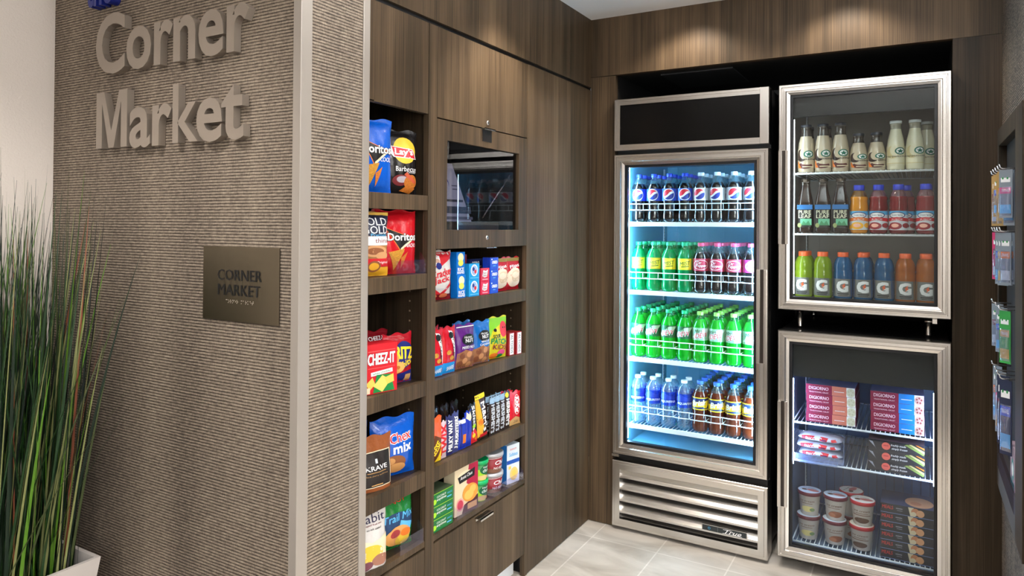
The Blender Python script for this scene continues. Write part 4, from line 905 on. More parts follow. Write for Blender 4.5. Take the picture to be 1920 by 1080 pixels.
jerky = bag('jerky_pouch', 'brown stand-up pouch with black label on the fourth shelf of the left bay', 'snack pouch', .135, .155, .06, film('copper', (146, 82, 44)), [('R', .02, .40, .80, .66, CRE), ('R', .02, .40, .76, .63, ink('jerkyblack', (32, 26, 24))), ('T', 'KRAVE', .0, .44, .56, .08, WHI, {'b': .02}), ('R', 0, .36, .5, .012, TAN), ('T', 'black cherry barbecue', 0, .30, .6, .03, TAN), ('R', .0, .56, .06, .08, SIL), ('R', 0, .12, .3, .02, TAN)], 21, stand=True, waist=.02)
put(jerky, 1.612, .614, .045, .25)
chex = bag('snack_mix_bag', 'blue snack mix bag at the right of the fourth shelf of the left bay', 'snack bag', .165, .185, .065, FB,
    [('T', 'TRADITIONAL', -.38, .42, .74, .12, LGT, {'rot': R90, 'b': .01}), ('T', 'Chex', .08, .68, .5, .16, WHI, {'b': .06, 'rot': .1}), ('T', 'Chex', .08, .68, .49, .155, RED, {'b': .02, 'rot': .1}), ('T', 'mix', .12, .50, .42, .15, WHI, {'b': .04, 'rot': .06}), ('E', -.05, .24, .26, .15, ink('mixbrown', (140, 84, 46))), ('E', .02, .16, .2, .09, ink('mixtan', (206, 150, 90))), ('E', -.14, .29, .1, .06, ink('mixtan', (206, 150, 90)))], 23)
put(chex, 1.726, .614, .062, .30)
chb = bag('snack_mix_bag', 'x', 'snack bag', .16, .18, .06, film('deep_blue', (8, 60, 140)), [('P', [(.1, .9), (.3, .93), (.3, .88)], LIM)], 25)
put(chb, 1.60, .614, .13, .1, 'dark blue snack bag behind the brown pouch, fourth shelf', None); put(chb, 1.70, .614, .21, -.2, 'dark blue snack bag at the back of the fourth shelf', None)
hab = bag('trail_mix_pouch', 'white banana chip pouch at the left end of the lowest open shelf', 'snack pouch', .125, .182, .055, film('white', (214, 210, 206)), [('T', 'nature\'s', .0, .87, .5, .05, ink('grape', (70, 50, 90))), ('T', 'habit', .06, .78, .72, .13, ink('inkviolet', (40, 34, 70)), {'b': .01}), ('T', 'tropical fruit mix', .06, .68, .5, .035, MAR), ('T', 'no salt added', .08, .62, .4, .03, BLK), ('P', [(-.46, .1), (.46, .1), (.46, .5), (0, .42), (-.46, .52)], CRE), ('E', -.08, .26, .38, .13, ink('banana', (232, 196, 60))), ('E', .22, .12, .24, .09, ink('nutbrown', (160, 110, 90))), ('E', -.2, .08, .22, .07, ink('raisin', (120, 70, 80)))], 27, stand=True, waist=.02)
put(hab, 1.592, .392, .04, .26)
trl = bag('trail_mix_pouch', 'green fruit and nut trail mix bag on the lowest open shelf', 'snack pouch', .14, .165, .06, film('green', (30, 120, 50)), [('E', 0, .52, .5, .2, ink('darkblue3', (28, 60, 100))), ('T', 'ENJOY', .0, .90, .5, .07, RED, {'b': .03}), ('T', 'Trail Mix', .02, .64, .86, .13, LGT, {'b': .02, 's': .2, 'rot': .06}), ('R', .2, .46, .36, .13, LGT, -.3), ('E', 0, .28, .36, .2, ink('mixfruit', (224, 160, 90))), ('E', .14, .18, .2, .12, ink('banana', (232, 196, 60))), ('E', -.1, .34, .14, .08, ink('cran', (170, 60, 60))), ('E', .2, .32, .14, .08, ORA)], 29)
put(trl, 1.722, .392, .05, .24)

# ---- right bay, first shelf
cj = bag('popcorn_bag', 'white and red caramel popcorn bag at the left of the first shelf under the display', 'snack bag', .125, .165, .05, film('white', (214, 210, 206)),
    [('P', [(-.5, .72), (-.3, .98), (.5, .98), (.5, .86), (-.1, .66)], RED), ('P', [(-.4, .70), (-.05, .70), (-.0, .9), (-.2, .93)], WHI), ('E', -.12, .80, .08, .05, ink('skin', (200, 160, 140))), ('E', -.1, .70, .1, .07, NAVY), ('P', [(-.5, .36), (0, .14), (.5, .42), (.5, .34), (0, .05), (-.5, .27)], RED),
     ('T', 'Cracker', .04, .56, .84, .15, RED, {'b': .03, 'rot': .16}), ('T', 'Jack', .02, .40, .6, .15, RED, {'b': .03, 'rot': .16}), ('T', 'Original', 0, .23, .5, .05, SIL), ('R', 0, .06, 1, .12, FRD), ('E', -.25, .08, .16, .05, ink('caramel', (210, 110, 70))), ('E', .15, .09, .16, .05, ink('caramel', (210, 110, 70)))], 31)
put(cj, 1.925, 1.148, .04, .18)
wafer = box('wafer_pack', 'x', 'candy pack', .045, .03, .0795, film('cyan_blue', (16, 110, 200)), [('E', 0, .75, .34, .2, ink('cream_burst', (236, 236, 190))), ('E', 0, .52, .3, .14, ink('yellow_burst', (246, 230, 90))), ('T', 'RICE', 0, .24, .7, .14, WHI, {'b': .03}), ('T', 'KRISPIES', 0, .1, .8, .1, WHI, {'b': .03})], pt='wrapper')
wafer.at((SX-.03, 2.030, 1.1486), R90-.1, 'blue rice treat pack, lower of the stack by the popcorn bag', 'blue rice treat packs')
wafer.at((SX-.034, 2.030, 1.2285), R90-.1, 'blue rice treat pack, upper of the stack by the popcorn bag', 'blue rice treat packs')
def cpack(nm, lab, col, spec, y, zs, w=.058, h=.052, gap=.0005, grp=None, back=.028, names=('lower', 'upper', 'top')):
    p = box('cookie_pack', 'x', 'cookie pack', w, .035, h, film(nm, col), spec, pt='wrapper', topm=film(nm+'_top', tuple(int(c*.9) for c in col)))
    for k in range(zs): p.at((SX-back, y, 1.1486+k*(h+gap)), R90-.1, f'{lab}, {names[k]} one of its stack', grp or lab+'s')
cpack('sky', 'light blue round cookie pack', (30, 150, 215), [('E', 0, .58, .34, .36, WHI), ('E', 0, .58, .28, .30, ink('cookie_face', (150, 175, 215))), ('E', -.08, .66, .1, .12, NAVY), ('E', .1, .5, .1, .12, RED), ('R', 0, .12, .8, .06, LGT)], 2.104, 2, h=.058)
cpack('rose', 'small red cookie pack', (205, 30, 60), [('P', [(-.3, .4), (-.2, .85), (.1, .78), (.32, .88), (.22, .35), (-.05, .28)], WHI), ('T', 'Nutter', 0, .64, .4, .16, MAR, {'b': .01}), ('T', 'Butter', 0, .46, .4, .16, MAR, {'b': .01}), ('R', 0, .15, .6, .08, ink('pinkband', (240, 150, 160)))], 2.176, 2, w=.052, h=.048)
cpack('royal', 'small dark blue cookie pack', (20, 62, 190), [('T', 'OREO', .05, .6, .62, .24, WHI, {'b': .04, 's': .2}), ('R', -.3, .85, .1, .1, WHI), ('R', 0, .3, .3, .05, LGT)], 2.240, 3, w=.05, h=.044)
mini = box('cookie_box', 'navy cookie box standing behind the small packs', 'cookie box', .10, .03, .125, card('navy_box', (16, 26, 90)), [('T', 'oreo', -.1, .88, .5, .10, WHI, {'b': .05}), ('R', .1, .78, .4, .02, WHI)]); mini.at((SX-.10, 2.235, 1.1486), R90)
tnt = box('cookie_box', 'dark red cookie box standing behind the light blue packs', 'cookie box', .07, .03, .145, card('dark_red_box', (130, 18, 40)), [('P', [(-.3, .72), (-.2, .93), (.25, .95), (.15, .72)], ink('nutface', (190, 170, 150)))]); tnt.at((SX-.10, 2.13, 1.1486), R90)
yog = bag('pretzel_bag', 'x', 'snack bag', .098, .128, .045, film('yoghurt_red', (188, 26, 42)), [('E', 0, .38, .46, .30, ink('yogcream', (236, 214, 190))), ('E', .05, .42, .3, .18, ink('yogdark', (214, 184, 150))), ('E', 0, .46, .22, .1, ink('yogcream', (236, 214, 190))), ('T', 'Flipz', 0, .72, .62, .12, WHI, {'b': .03, 'rot': .15}), ('R', 0, .93, 1, .1, ink('olivegold', (150, 130, 70)))], 33)
put(yog, 2.318, 1.148, .035, .14, 'red and cream yoghurt pretzel bag, left one of the pair', 'yoghurt pretzel bags'); put(yog, 2.415, 1.148, .035, .14, 'red and cream yoghurt pretzel bag, right one by the cabinet side', 'yoghurt pretzel bags')
# ---- second shelf
tw = bag('licorice_bag', 'x', 'candy bag', .078, .160, .03, film('cherry', (196, 16, 34)), [('R', 0, .125, 1, .24, ink('skyblue2', (20, 140, 215))), ('T', 'SHARE', .1, .12, .5, .09, WHI, {'b': .02, 'rot': .1}), ('P', [(-.02, .92), (.22, .90), (.48, .3), (.38, .25)], WHI), ('T', 'TWIZZLERS', .23, .58, .60, .13, BLK, {'rot': -R90, 'b': .03}), ('E', .1, .82, .14, .07, BLK), ('E', -.1, .46, .16, .05, CH1), ('E', .1, .34, .14, .05, CH1)], 35)
put(tw, 1.902, .893, .03, .12, 'red licorice bag at the left end, in front', 'red licorice bags'); put(tw, 1.975, .893, .03, .10, 'red licorice bag, right one of the pair', 'red licorice bags')
put(tw, 1.94, .893, .075, .1, 'red licorice bag standing behind the front pair', 'red licorice bags')
def nut(nm, col, spec, seed): return bag('nut_bag', 'x', 'nut bag', .100, .155, .04, film('nut_'+nm, col), [('P', [(-.46, 0), (.46, 0), (.46, .42), (.2, .38), (-.1, .44), (-.46, .36)], ink('nuts', (150, 98, 62)))]+[('E', a, b_, .13, .07, ink('nut_lt', (196, 138, 92)) if k % 2 else ink('nut_dk', (124, 70, 44))) for k, (a, b_) in enumerate(((-.25, .3), (.1, .32), (.3, .2), (-.1, .18), (-.32, .12), (.12, .08)))]+spec, seed)
n1 = nut('purple', (92, 34, 120), [('E', .05, .66, .34, .13, BLK), ('T', 'NUT', .08, .64, .4, .08, WHI, {'b': .03}), ('T', 'Harvest', .02, .72, .4, .05, WHI, {'s': .3}), ('T', 'MIXED NUTS', .05, .49, .7, .06, WHI, {'b': .01}), ('R', 0, .95, .9, .02, WHI)], 37)
n2 = nut('blue', (16, 100, 180), [('E', .05, .66, .34, .13, BLK), ('T', 'NUT', .08, .64, .4, .08, WHI, {'b': .03}), ('T', 'Harvest', .02, .72, .4, .05, WHI, {'s': .3}), ('T', 'WHOLE', .05, .53, .5, .05, WHI, {'b': .01}), ('T', 'CASHEWS', .05, .46, .6, .05, WHI, {'b': .01})], 39)
put(n1, 2.085, .893, .035, .16, 'purple mixed nut bag in the middle of the second shelf, right bay'); put(n2, 2.192, .893, .035, .16, 'blue cashew bag between purple nut bag and lime pouch')
put(n2, 2.14, .893, .085, .1, 'blue nut bag standing behind the purple one')
sour = bag('candy_pouch', 'lime and yellow sour candy pouch on the second shelf of the right bay', 'candy bag', .115, .158, .04, film('yellow_green', (214, 206, 40)), [('P', [(-.5, .98), (.5, .98), (.5, .55), (.2, .86), (-.3, .7), (-.5, .4)], ink('limegreen', (130, 200, 40))), ('E', .24, .70, .2, .19, ink('strawred', (214, 44, 60))), ('E', .2, .74, .03, .02, BLK), ('E', .3, .74, .03, .02, BLK), ('E', -.2, .7, .07, .04, BLK),
     ('T', 'SOUR', -.12, .55, .36, .09, BLK, {'b': .03}), ('T', 'PATCH', .02, .42, .8, .12, GRN, {'b': .05, 'rot': -.1}), ('T', 'KIDS', .05, .28, .7, .12, ORA, {'b': .06, 'rot': -.1}), ('T', 'KIDS', .05, .28, .68, .11, BLK, {'b': .01, 'rot': -.1}), ('E', .15, .14, .2, .07, PNK), ('E', .1, .06, .16, .05, GRN), ('E', -.2, .08, .18, .07, ORA)], 41)
put(sour, 2.302, .893, .035, .20)
alt = box('mint_tin', 'x', 'mint tin', .034, .055, .088, mat('tin_red', (176, 44, 48), .3, metal=.3), [('R', .06, .5, .74, .94, WHI), ('T', 'ALTOIDS', .08, .5, .8, .42, BLK, {'rot': -R90, 'b': .01})], pt='tin')
alt.at((SX-.035, 2.428, .8936), R90-.10, 'white and red mint tin standing at the right end of the second shelf'); alt.at((SX-.045, 2.386, .8936), R90-.1, 'white and red mint tin beside the lime candy pouch')
# ---- third shelf: candy bars
def bar(name, lab, w, h, d, base, spec, y, yaw=.12, back=.028, tilt=0, lean=0, seed=1, cat='candy bar', top=None):
    p = bag(name, lab, cat, w, h, d, base, spec, seed, waist=.02, top=top, maxl=.01); r = put(p, y, .611, back, yaw)
    if lean: r.rotation_euler = (0, lean, R90-yaw); r.location.z += w/2*math.sin(abs(lean))+.001
    return p
FO = film('orange', (232, 92, 28))
bar('candy_pack', 'orange peanut butter candy pack at the left end of the third shelf', .075, .150, .025, FO, [('P', [(-.45, .0), (.2, .0), (.42, .5), (-.1, .62)], ink('pbbrown', (96, 50, 24))), ('T', 'REESE', .0, .30, .7, .18, YEL, {'b': .03, 'rot': .9}), ('P', [(.05, .0), (.45, .0), (.45, .3)], YEL)], 1.899, .10, seed=43)
caff = bar('candy_pack', 'white-topped pack standing behind the orange candy pack', .06, .185, .02, FRD, [('R', 0, .88, 1, .2, WHI), ('T', 'TAFFY', 0, .86, .7, .09, RED, {'b': .02})], 1.90, .1, back=.075, seed=44)
vert = lambda t, col, **k: ('T', t, k.get('x', 0), k.get('y', .5), k.get('l', .8), k.get('h', .55), col, {'rot': k.get('r', R90), 'b': k.get('b', .04), 's': k.get('s', 0)})
bar('candy_bar', 'slim bar with red lettering leaning beside the orange pack', .036, .125, .018, film('nougat', (214, 190, 196)), [vert('TWIX', RED, b=.06, h=.7), ], 1.950, .1, seed=45)
bar('candy_bar', 'navy bar with white upright lettering', .036, .135, .018, film('dark_navy', (40, 40, 92)), [vert('MILKY WAY', WHI, h=.55)], 1.988, .1, seed=46)
bar('candy_bar', 'grey-blue bar with slanted upright lettering', .034, .140, .018, film('slate_blue', (60, 66, 120)), [vert('3 MUSKETEERS', WHI, h=.5, s=.3)], 2.024, .1, seed=47)
bar('candy_bar', 'royal blue bar with orange patch', .040, .105, .02, film('royal_blue', (20, 50, 170)), [('R', .1, .35, .4, .3, ORA), ('R', 0, .92, .9, .12, ink('whitetop', (220, 226, 236))), ('R', -.3, .5, .1, .8, NAVY)], 2.066, .1, seed=48)
bar('candy_bar', 'second royal blue bar with white crown patch', .038, .125, .02, film('royal_blue', (20, 50, 170)), [('P', [(-.4, .82), (-.2, .98), (.1, .9), (.3, .98), (.4, .8), (.1, .72)], CRE)], 2.103, .1, seed=49)
bar('candy_bar', 'black fruit candy bar with white letters, tilted', .042, .142, .02, FK, [('T', 'Skittles', .0, .60, .7, .34, WHI, {'rot': -R90-.1, 'b': .04}), ('P', [(-.45, 0), (.45, 0), (.45, .2), (0, .38), (-.45, .3)], RED), ('E', -.1, .2, .2, .06, YEL), ('E', .2, .1, .2, .05, ORA), ('E', -.1, .45, .2, .05, LIM)], 2.142, .1, lean=-.10, seed=50)
bar('candy_bar', 'brown and yellow peanut candy pack leaning right', .055, .165, .022, film('peanut_brown', (58, 34, 26)), [('R', 0, .96, 1, .1, YEL), ('P', [(-.5, .9), (-.2, .9), (.0, .1), (-.5, .05)], ink('peanutyellow', (236, 176, 50))), ('E', -.2, .4, .22, .08, ORA), ('E', -.1, .27, .2, .07, ink('peanutyellow', (236, 176, 50))), ('T', "M&M's", .18, .5, .66, .40, WHI, {'rot': -R90+.06, 'b': .04}), ('R', .1, .08, .8, .08, RED)], 2.200, .12, lean=-.12, seed=51)
hs = bag('chocolate_bar', 'x', 'chocolate bar', .034, .142, .014, film('chocolate', (44, 28, 24)), [('R', 0, .92, 1, .15, ink('foilblue', (150, 180, 205))), vert("HERSHEY'S", SIL, r=-R90, y=.44, h=.6, l=.74)], 52, waist=.01)
for k, (y, w) in enumerate(((2.258, 'leftmost'), (2.294, 'middle'), (2.330, 'rightmost'))):
    for j in range(2): put(hs, y+j*.006, .611, .022+j*.022, .1, f'brown chocolate bar with upright silver lettering, {w} of three'+(', behind' if j else ''), 'brown chocolate bars on the third shelf')
alm = bag('chocolate_bar', 'dark chocolate bar with yellow round mark beside the red wafer pack', 'chocolate bar', .036, .145, .014, film('almond', (52, 36, 30)), [('E', -.1, .90, .3, .07, YEL), vert("HERSHEY'S", WHI, r=-R90, y=.44, h=.55, l=.7)], 53, waist=.01); put(alm, 2.368, .611, .022, .1)
kk = bag('wafer_bar', 'x', 'candy bar', .078, .132, .018, film('wafer_red', (208, 18, 36)), [('E', .12, .6, .26, .30, ink('emblem_rim', (250, 210, 200))), ('E', .12, .6, .23, .28, film('wafer_red', (208, 18, 36))), ('T', 'KitKat', .12, .60, .46, .34, WHI, {'rot': -R90, 'b': .04, 's': .2}), ('P', [(-.5, .0), (.5, .0), (.4, .18), (0, .26), (-.4, .16)], TAN), ('T', '210', .05, .1, .3, .08, BLK)], 54, waist=.01)
put(kk, 2.428, .611, .024, .14, 'red wafer bar in front at the right end of the third shelf', 'red wafer bars'); put(kk, 2.415, .611, .052, .14, 'red wafer bar behind the front one at the right end', 'red wafer bars')
dark = bag('chocolate_bar', 'x', 'chocolate bar', .05, .15, .015, film('backstock', (34, 24, 24)), [], 55, waist=.01)
for k, y in enumerate((2.00, 2.06, 2.12)): put(dark, y, .611, .10+.0*k, 0, f'dark chocolate bar in the shade behind the blue bars, {["left", "middle", "right"][k]} one', 'dark bars at the back of the third shelf')
# ---- bottom shelf
gb = box('snack_box', 'x', 'snack box', .112, .12, .042, card('box_green', (18, 110, 52)), [('E', -.40, .35, .09, .2, LIM), ('T', 'COCONUT', -.08, .66, .44, .16, WHI, {'b': .01}), ('T', 'anytime', -.08, .42, .46, .24, WHI, {'b': .02}), ('T', 'SNACKS', .32, .6, .24, .14, LGT), ('R', .3, .3, .22, .1, LGT), ('R', 0, .98, 1, .04, LIM)], topm=card('box_green_top', (70, 84, 60)))
for k in range(3): gb.at((SX-.068, 1.921, .392+k*.0424+.0006), R90-.03, 'green snack box, '+['bottom', 'middle', 'top'][k]+' of the stack at the left of the bottom shelf', 'green snack boxes on the bottom shelf')
sp = box('pasta_box', 'cream and maroon noodle meal box on the bottom shelf of the right bay', 'meal box', .125, .05, .165, card('meal_cream', (226, 208, 172)), [('P', [(.1, 1), (.5, 1), (.5, .4), (.0, .62)], ink('maroonpink', (170, 20, 60))), ('E', -.05, .80, .32, .10, CRE), ('P', [(-.38, .80), (.36, .90), (.34, .72), (-.3, .66)], BLK), ('T', 'Annie Chun', -.02, .785, .52, .07, WHI, {'s': .3, 'b': .02, 'rot': .12}), ('P', [(-.1, .18), (.5, .3), (.5, .0), (-.2, .0)], ink('deepmaroon', (76, 28, 40))), ('E', .16, .40, .34, .19, ink('noodle', (220, 150, 60))), ('E', .10, .36, .2, .1, ink('noodle2', (240, 184, 90))), ('E', .26, .46, .14, .08, ink('noodle2', (240, 184, 90))), ('R', .24, .12, .4, .12, TAN), ('E', -.28, .22, .16, .13, ink('pinkseal', (226, 150, 150))), ('E', -.28, .22, .12, .10, ink('pinkseal2', (190, 60, 80)))], side=card('meal_cream_side', (206, 190, 160)))
sp.at((SX-.038, 2.070, .3928), R90-.12)
def cup(name, lab, cat, r, h, base, lidm, spec, bandz=None, stripe=None):
    t = thing(name, label=lab, cat=cat); m = MB(); m.lathe([(r*.86, 0), (r*.88, .002), (r, h*.84)], base, 28)
    fn = lambda x, z, o: ((r*(.88+.12*z/(h*.84))+o)*math.sin(x/r), -(r*(.88+.12*z/(h*.84))+o)*math.cos(x/r), z)
    paint(m, spec, 2*r, h*.84, fn, .007); part(m, 'cup', t)
    m = MB(); m.lathe([(r*1.02, h*.80), (r*1.07, h*.82), (r*1.07, h*.97), (r*.98, h), (r*.9, h*.985)], lidm, 30); part(m, 'lid', t); return Proto(t)
hc = cup('soup_cup', 'x', 'soup cup', .036, .074, card('cup_green', (40, 130, 60)), mat('lid_green', (14, 170, 96), .35), [('P', [(-.9, .0), (.2, .0), (-.1, .6), (-.9, .8)], LIM), ('E', .2, .62, .5, .3, ink('deep_cup_green', (10, 96, 60))), ('T', 'Healthy', .2, .76, .6, .13, WHI, {'b': .02}), ('T', 'choice', .2, .58, .66, .20, WHI, {'b': .02}), ('E', -.1, .18, .4, .14, ink('chicken', (222, 190, 130))), ('E', .45, .15, .2, .14, ORA)])
hc.at((SX-.048, 2.196, .3926), R90-.3, 'green soup cup, lower one of the stack', 'green soup cups'); hc.at((SX-.048, 2.196, .3926+.0743), R90-.2, 'green soup cup, upper one of the stack', 'green soup cups')
ch = cup('chili_cup', 'x', 'soup cup', .047, .074, card('cup_red', (140, 22, 34)), mat('lid_silver', (190, 190, 194), .3, metal=.3), [('R', 0, .14, 3.0, .26, ink('chilibrown', (120, 80, 60))), ('T', 'Chili', .1, .62, .6, .24, WHI, {'b': .03, 's': .2}), ('T', 'NO BEANS', .1, .3, .7, .14, WHI, {'b': .02}), ('R', 0, .9, 1, .03, WHI)])
ch.at((SX-.056, 2.295, .3926), R90-.3, 'red chili cup with silver lid, lower one', 'red chili cups'); ch.at((SX-.056, 2.295, .3926+.0743), R90-.2, 'red chili cup with silver lid, upper one', 'red chili cups')
bb = box('cracker_box', 'white and blue cracker box at the right end of the bottom shelf', 'cracker box', .072, .05, .150, card('box_white', (216, 224, 232)), [('T', 'BARNUM', .0, .88, .5, .05, ink('palered', (206, 110, 110))), ('T', 'Saltines', .02, .75, .66, .10, LGT, {'b': .02}), ('R', 0, .56, 1, .10, ink('midblue', (26, 80, 170))), ('E', .06, .24, .32, .17, ink('crackertan', (232, 200, 120))), ('E', .06, .26, .16, .08, ink('cheese', (240, 200, 90))), ('R', -.28, .42, .2, .08, ink('cheese', (240, 200, 90)))], side=card('box_blue_side', (40, 120, 200)))
bb.at((SX-.040, 2.405, .3926), R90-.22)
tg = box('snack_box', 'olive green box in the shade behind the green snack boxes', 'snack box', .10, .05, .15, card('box_olive', (70, 80, 44)), []); tg.at((SX-.19, 1.95, .3926), R90)
# ---- clear acrylic product bins along the shelf edges
def bin_(y0, y1, z, fh, label, dep=.16, divs=()):
    t = thing('acrylic_bin', (SX-.0018, (y0+y1)/2, z+.0002), label=label, cat='shelf divider', group=None); cy = (y0+y1)/2; th = .0016
    m = MB(); m.box(-th, 0, y0-cy, y1-cy, 0, fh, ACRYL); part(m, 'front_lip', t)
    for y in (y0,)+tuple(divs)+(y1-th,):
        m = MB(); m.poly([(-.0017, y-cy, 0), (-.0017, y-cy, fh), (-.02, y-cy, fh*1.5), (-dep*.14-.002, y-cy, fh*1.5), (-dep*.14-.002, y-cy, 0)], ACRYL); part(m, 'end_wall', t)
bin_(1.66, 1.806, 1.246, .045, 'clear acrylic front lip before the red chip bag')
bin_(1.69, 1.806, .392, .045, 'clear acrylic front lip before the green trail mix bag')
bin_(1.995, 2.46, .392, .035, 'long clear acrylic lip along the bottom shelf of the right bay')
# ------------------------------------------------------------------ wall letters, plaque
LET = mat('letter_warm_silver', (156, 145, 134), .28, metal=.45)
LETB = mat('letter_blue', (20, 34, 120), .4)
def m_shape(w, h):
    s = w*.19; d = w*.20
    return [(0, 0), (0, h), (s*1.35, h), (w/2, h*.30), (w-s*1.35, h), (w, h), (w, 0), (w-s, 0), (w-s, h*.80), (w/2+d*.42, 0), (w/2-d*.42, 0), (s, h*.80), (s, 0)]
def letters(word, x0, x1, zb, capz, m, lab, grp, names, depth=.022):
    """raised letters on the sign wall: word fitted between x0 and x1, baseline zb, cap height to capz"""
    T, a0, a1, b0, b1 = glyphs(word, .022); sx = (x1-x0)/(a1-a0)
    Tm, _, _, m0, m1 = glyphs('M', .022); sz = (capz-zb)/(m1-m0); adv = 0
    for k, ch in enumerate(word):
        # pen position of this glyph inside the word
        _, p0, p1, q0, q1 = glyphs(word[:k+1], .022); _, c0, c1, r0, r1 = glyphs(ch, .022)
        left = x0+(p1-(c1-c0)-a0)*sx
        cu = bpy.data.curves.new('letter', 'FONT'); cu.body = ch; cu.offset = .010 if ch == 'k' else .022; cu.resolution_u = 4; cu.extrude = .5; cu.bevel_depth = 0
        ob = bpy.data.objects.new('t', cu); me = bpy.data.meshes.new_from_object(ob); bpy.data.objects.remove(ob)
        cw = (c1-c0)*sx
        for v in me.vertices:
            x, y, zz = v.co; v.co = ((x-c0)*sx, -(zz+.5)*depth, y*sz)
        if ch == 'M':
            q = m_shape(cw, capz-zb); nq = len(q); mb = MB()
            for tr in poly_tris(q): mb.poly([(x, -depth, z) for x, z in tr], m)
            for i in range(nq): a_, b_ = q[i], q[(i+1) % nq]; mb.poly([(a_[0], -depth, a_[1]), (a_[0], 0, a_[1]), (b_[0], 0, b_[1]), (b_[0], -depth, b_[1])], m)
            me = bpy.data.meshes.new('sign_letter'); me.from_pydata(mb.v, [], mb.f)
        else: me.flip_normals()
        me.materials.clear(); me.materials.append(m); me.name = 'sign_letter'
        for p in me.polygons: p.use_smooth = False
        o = bpy.data.objects.new('sign_letter', me); COL.objects.link(o); o.location = (left, YC-.0012, zb)
        bv = o.modifiers.new('bevel', 'BEVEL'); bv.width = .0015; bv.segments = 2; bv.limit_method = 'ANGLE'; bv.angle_limit = .9
        tag(o, lab % names[k], 'letter', grp)
letters('Corner', -2.204, -1.505, 1.860, 2.041, LET, 'raised warm silver letter %s of the wall sign', 'upper line letters of the wall sign',
        ['C starting Corner', 'o after the C in Corner', 'first r in Corner', 'n in Corner', 'e in Corner', 'last r in Corner'])
letters('Market', -2.196, -1.522, 1.628, 1.799, LET, 'raised warm silver letter %s of the wall sign', 'lower line letters of the wall sign',
        ['M starting Market', 'a in Market', 'r in Market', 'k in Market', 'e in Market', 't ending Market'])
letters('the', -2.245, -2.11, 2.071, 2.19, LETB, 'small raised blue letter %s above Corner on the sign wall', 'blue letters at the top of the sign wall', ['t', 'h', 'e'], .03)
BRZ = steel('brushed_bronze', 2, .32, (122, 112, 96))
T = thing('room_plaque', (-1.5525, YC-.0012, 1.141), label='brushed bronze plaque reading CORNER MARKET with braille on the sign wall', cat='sign')
part(MB().box(-.149, .149, -.004, 0, 0, .198, BRZ), 'plate', T, bevel=.0006)
m = MB(); pf = lambda x, z, o: (x, -.0045-o, z)
paint(m, [('T', 'CORNER', .0, .62, .58, .145, BLK, {'b': .02}), ('T', 'MARKET', -.005, .42, .56, .145, BLK, {'b': .02})], .298, .198, pf, 1, base=.0006)
part(m, 'lettering', T)
m = MB(); rnd = random.Random(3); dots = [(0, 0), (0, 1), (0, 2), (1, 0), (1, 1), (1, 2)]
pat = ['14', '135', '1235', '1345', '15', '1235', '', '134', '1', '1235', '13', '15', '2345']
for k, s in enumerate(pat):
    for d in s:
        q = int(d)-1; cx = -.052+k*.0086+(q//3)*.0034; cz = .056-(q % 3)*.0036
        m.lathe([(.0011, 0), (.0007, .0008)], mat('braille_dot', (200, 190, 172), .3), 8, cx, cz)
m.v = [(x, -.0041-z, y) for x, y, z in m.v]
part(m, 'braille', T)

# ------------------------------------------------------------------ potted grass
T = thing('potted_grass', (-2.235, .93, 0), label='tall artificial onion grass in a white square planter before the sign wall', cat='potted plant')
PW = mat('planter_white', (206, 198, 192), .3); w0, w1, h = .165, .224, .452
m = MB()
def sq(r, z): return [(-r, -r, z), (r, -r, z), (r, r, z), (-r, r, z)]
L_ = [sq(w0, 0), sq(w1, h), sq(w1-.012, h), sq(w1-.016, h-.06)]
for a, b in zip(L_, L_[1:]):
    for i in range(4): m.poly([a[i], a[(i+1) % 4], b[(i+1) % 4], b[i]], PW)
m.poly(L_[0][::-1], PW); part(m, 'planter', T, bevel=.002)
part(MB().box(-w1+.02, w1-.02, -w1+.02, w1-.02, h-.08, h-.06, mat('moss', (40, 44, 26), .9, bump=.8)), 'moss', T)
GM = [mat('blade_'+n, c, .45) for n, c in (('deep', (14, 34, 18)), ('mid', (26, 56, 22)), ('bright', (86, 128, 34)), ('olive', (58, 68, 32)), ('dark', (10, 22, 16)), ('rust', (140, 76, 48)), ('pale', (128, 132, 82)))]
rg = random.Random(11)
m = MB()
def blade(m, bx, by, H, lx, ly, wd, mt, curl):
    n = 9; a = rg.uniform(0, PI); ca, sa = math.cos(a), math.sin(a); i0 = len(m.v)
    for k in range(n+1):
        u = k/n; x = bx+lx*u+curl*lx*u*u; y = by+ly*u+curl*ly*u*u; z = h-.07+H*(u-.10*abs(curl)*u**3)
        ww = wd*(1-u**2.2)+.0003
        for s, e in ((-1, 0), (0, .35), (1, 0)): m.v.append((x+ca*ww*s-sa*ww*e, y+sa*ww*s+ca*ww*e, z))
    mi = m.mi(mt)
    for k in range(n):
        for s in (0, 1):
            a0 = i0+k*3+s; m.f.append((a0, a0+1, a0+4, a0+3)); m.m.append(mi); m.sm.append(True)
for k in range(760):
    bx, by = rg.uniform(-.18, .185), rg.uniform(-.18, .18)
    H = rg.triangular(.5, 1.24, .98); sp = .10 if k % 9 else .22
    lx = bx*.35+rg.gauss(0, sp*.55); ly = by*.3+rg.gauss(0, sp*.45)
    if by+ly > .26: ly = .26-by
    if bx+lx*1.5 < -.23: lx = (-.23-bx)/1.5
    q = rg.random(); mt = GM[0] if q < .26 else GM[1] if q < .54 else GM[2] if q < .64 else GM[3] if q < .74 else GM[4] if q < .90 else GM[5] if q < .945 else GM[6]
    c = rg.uniform(0, .45)
    if by+ly*(1+c) > .28: c = 0
    blade(m, bx, by, H, lx, ly, rg.uniform(.0014, .0042), mt, c)
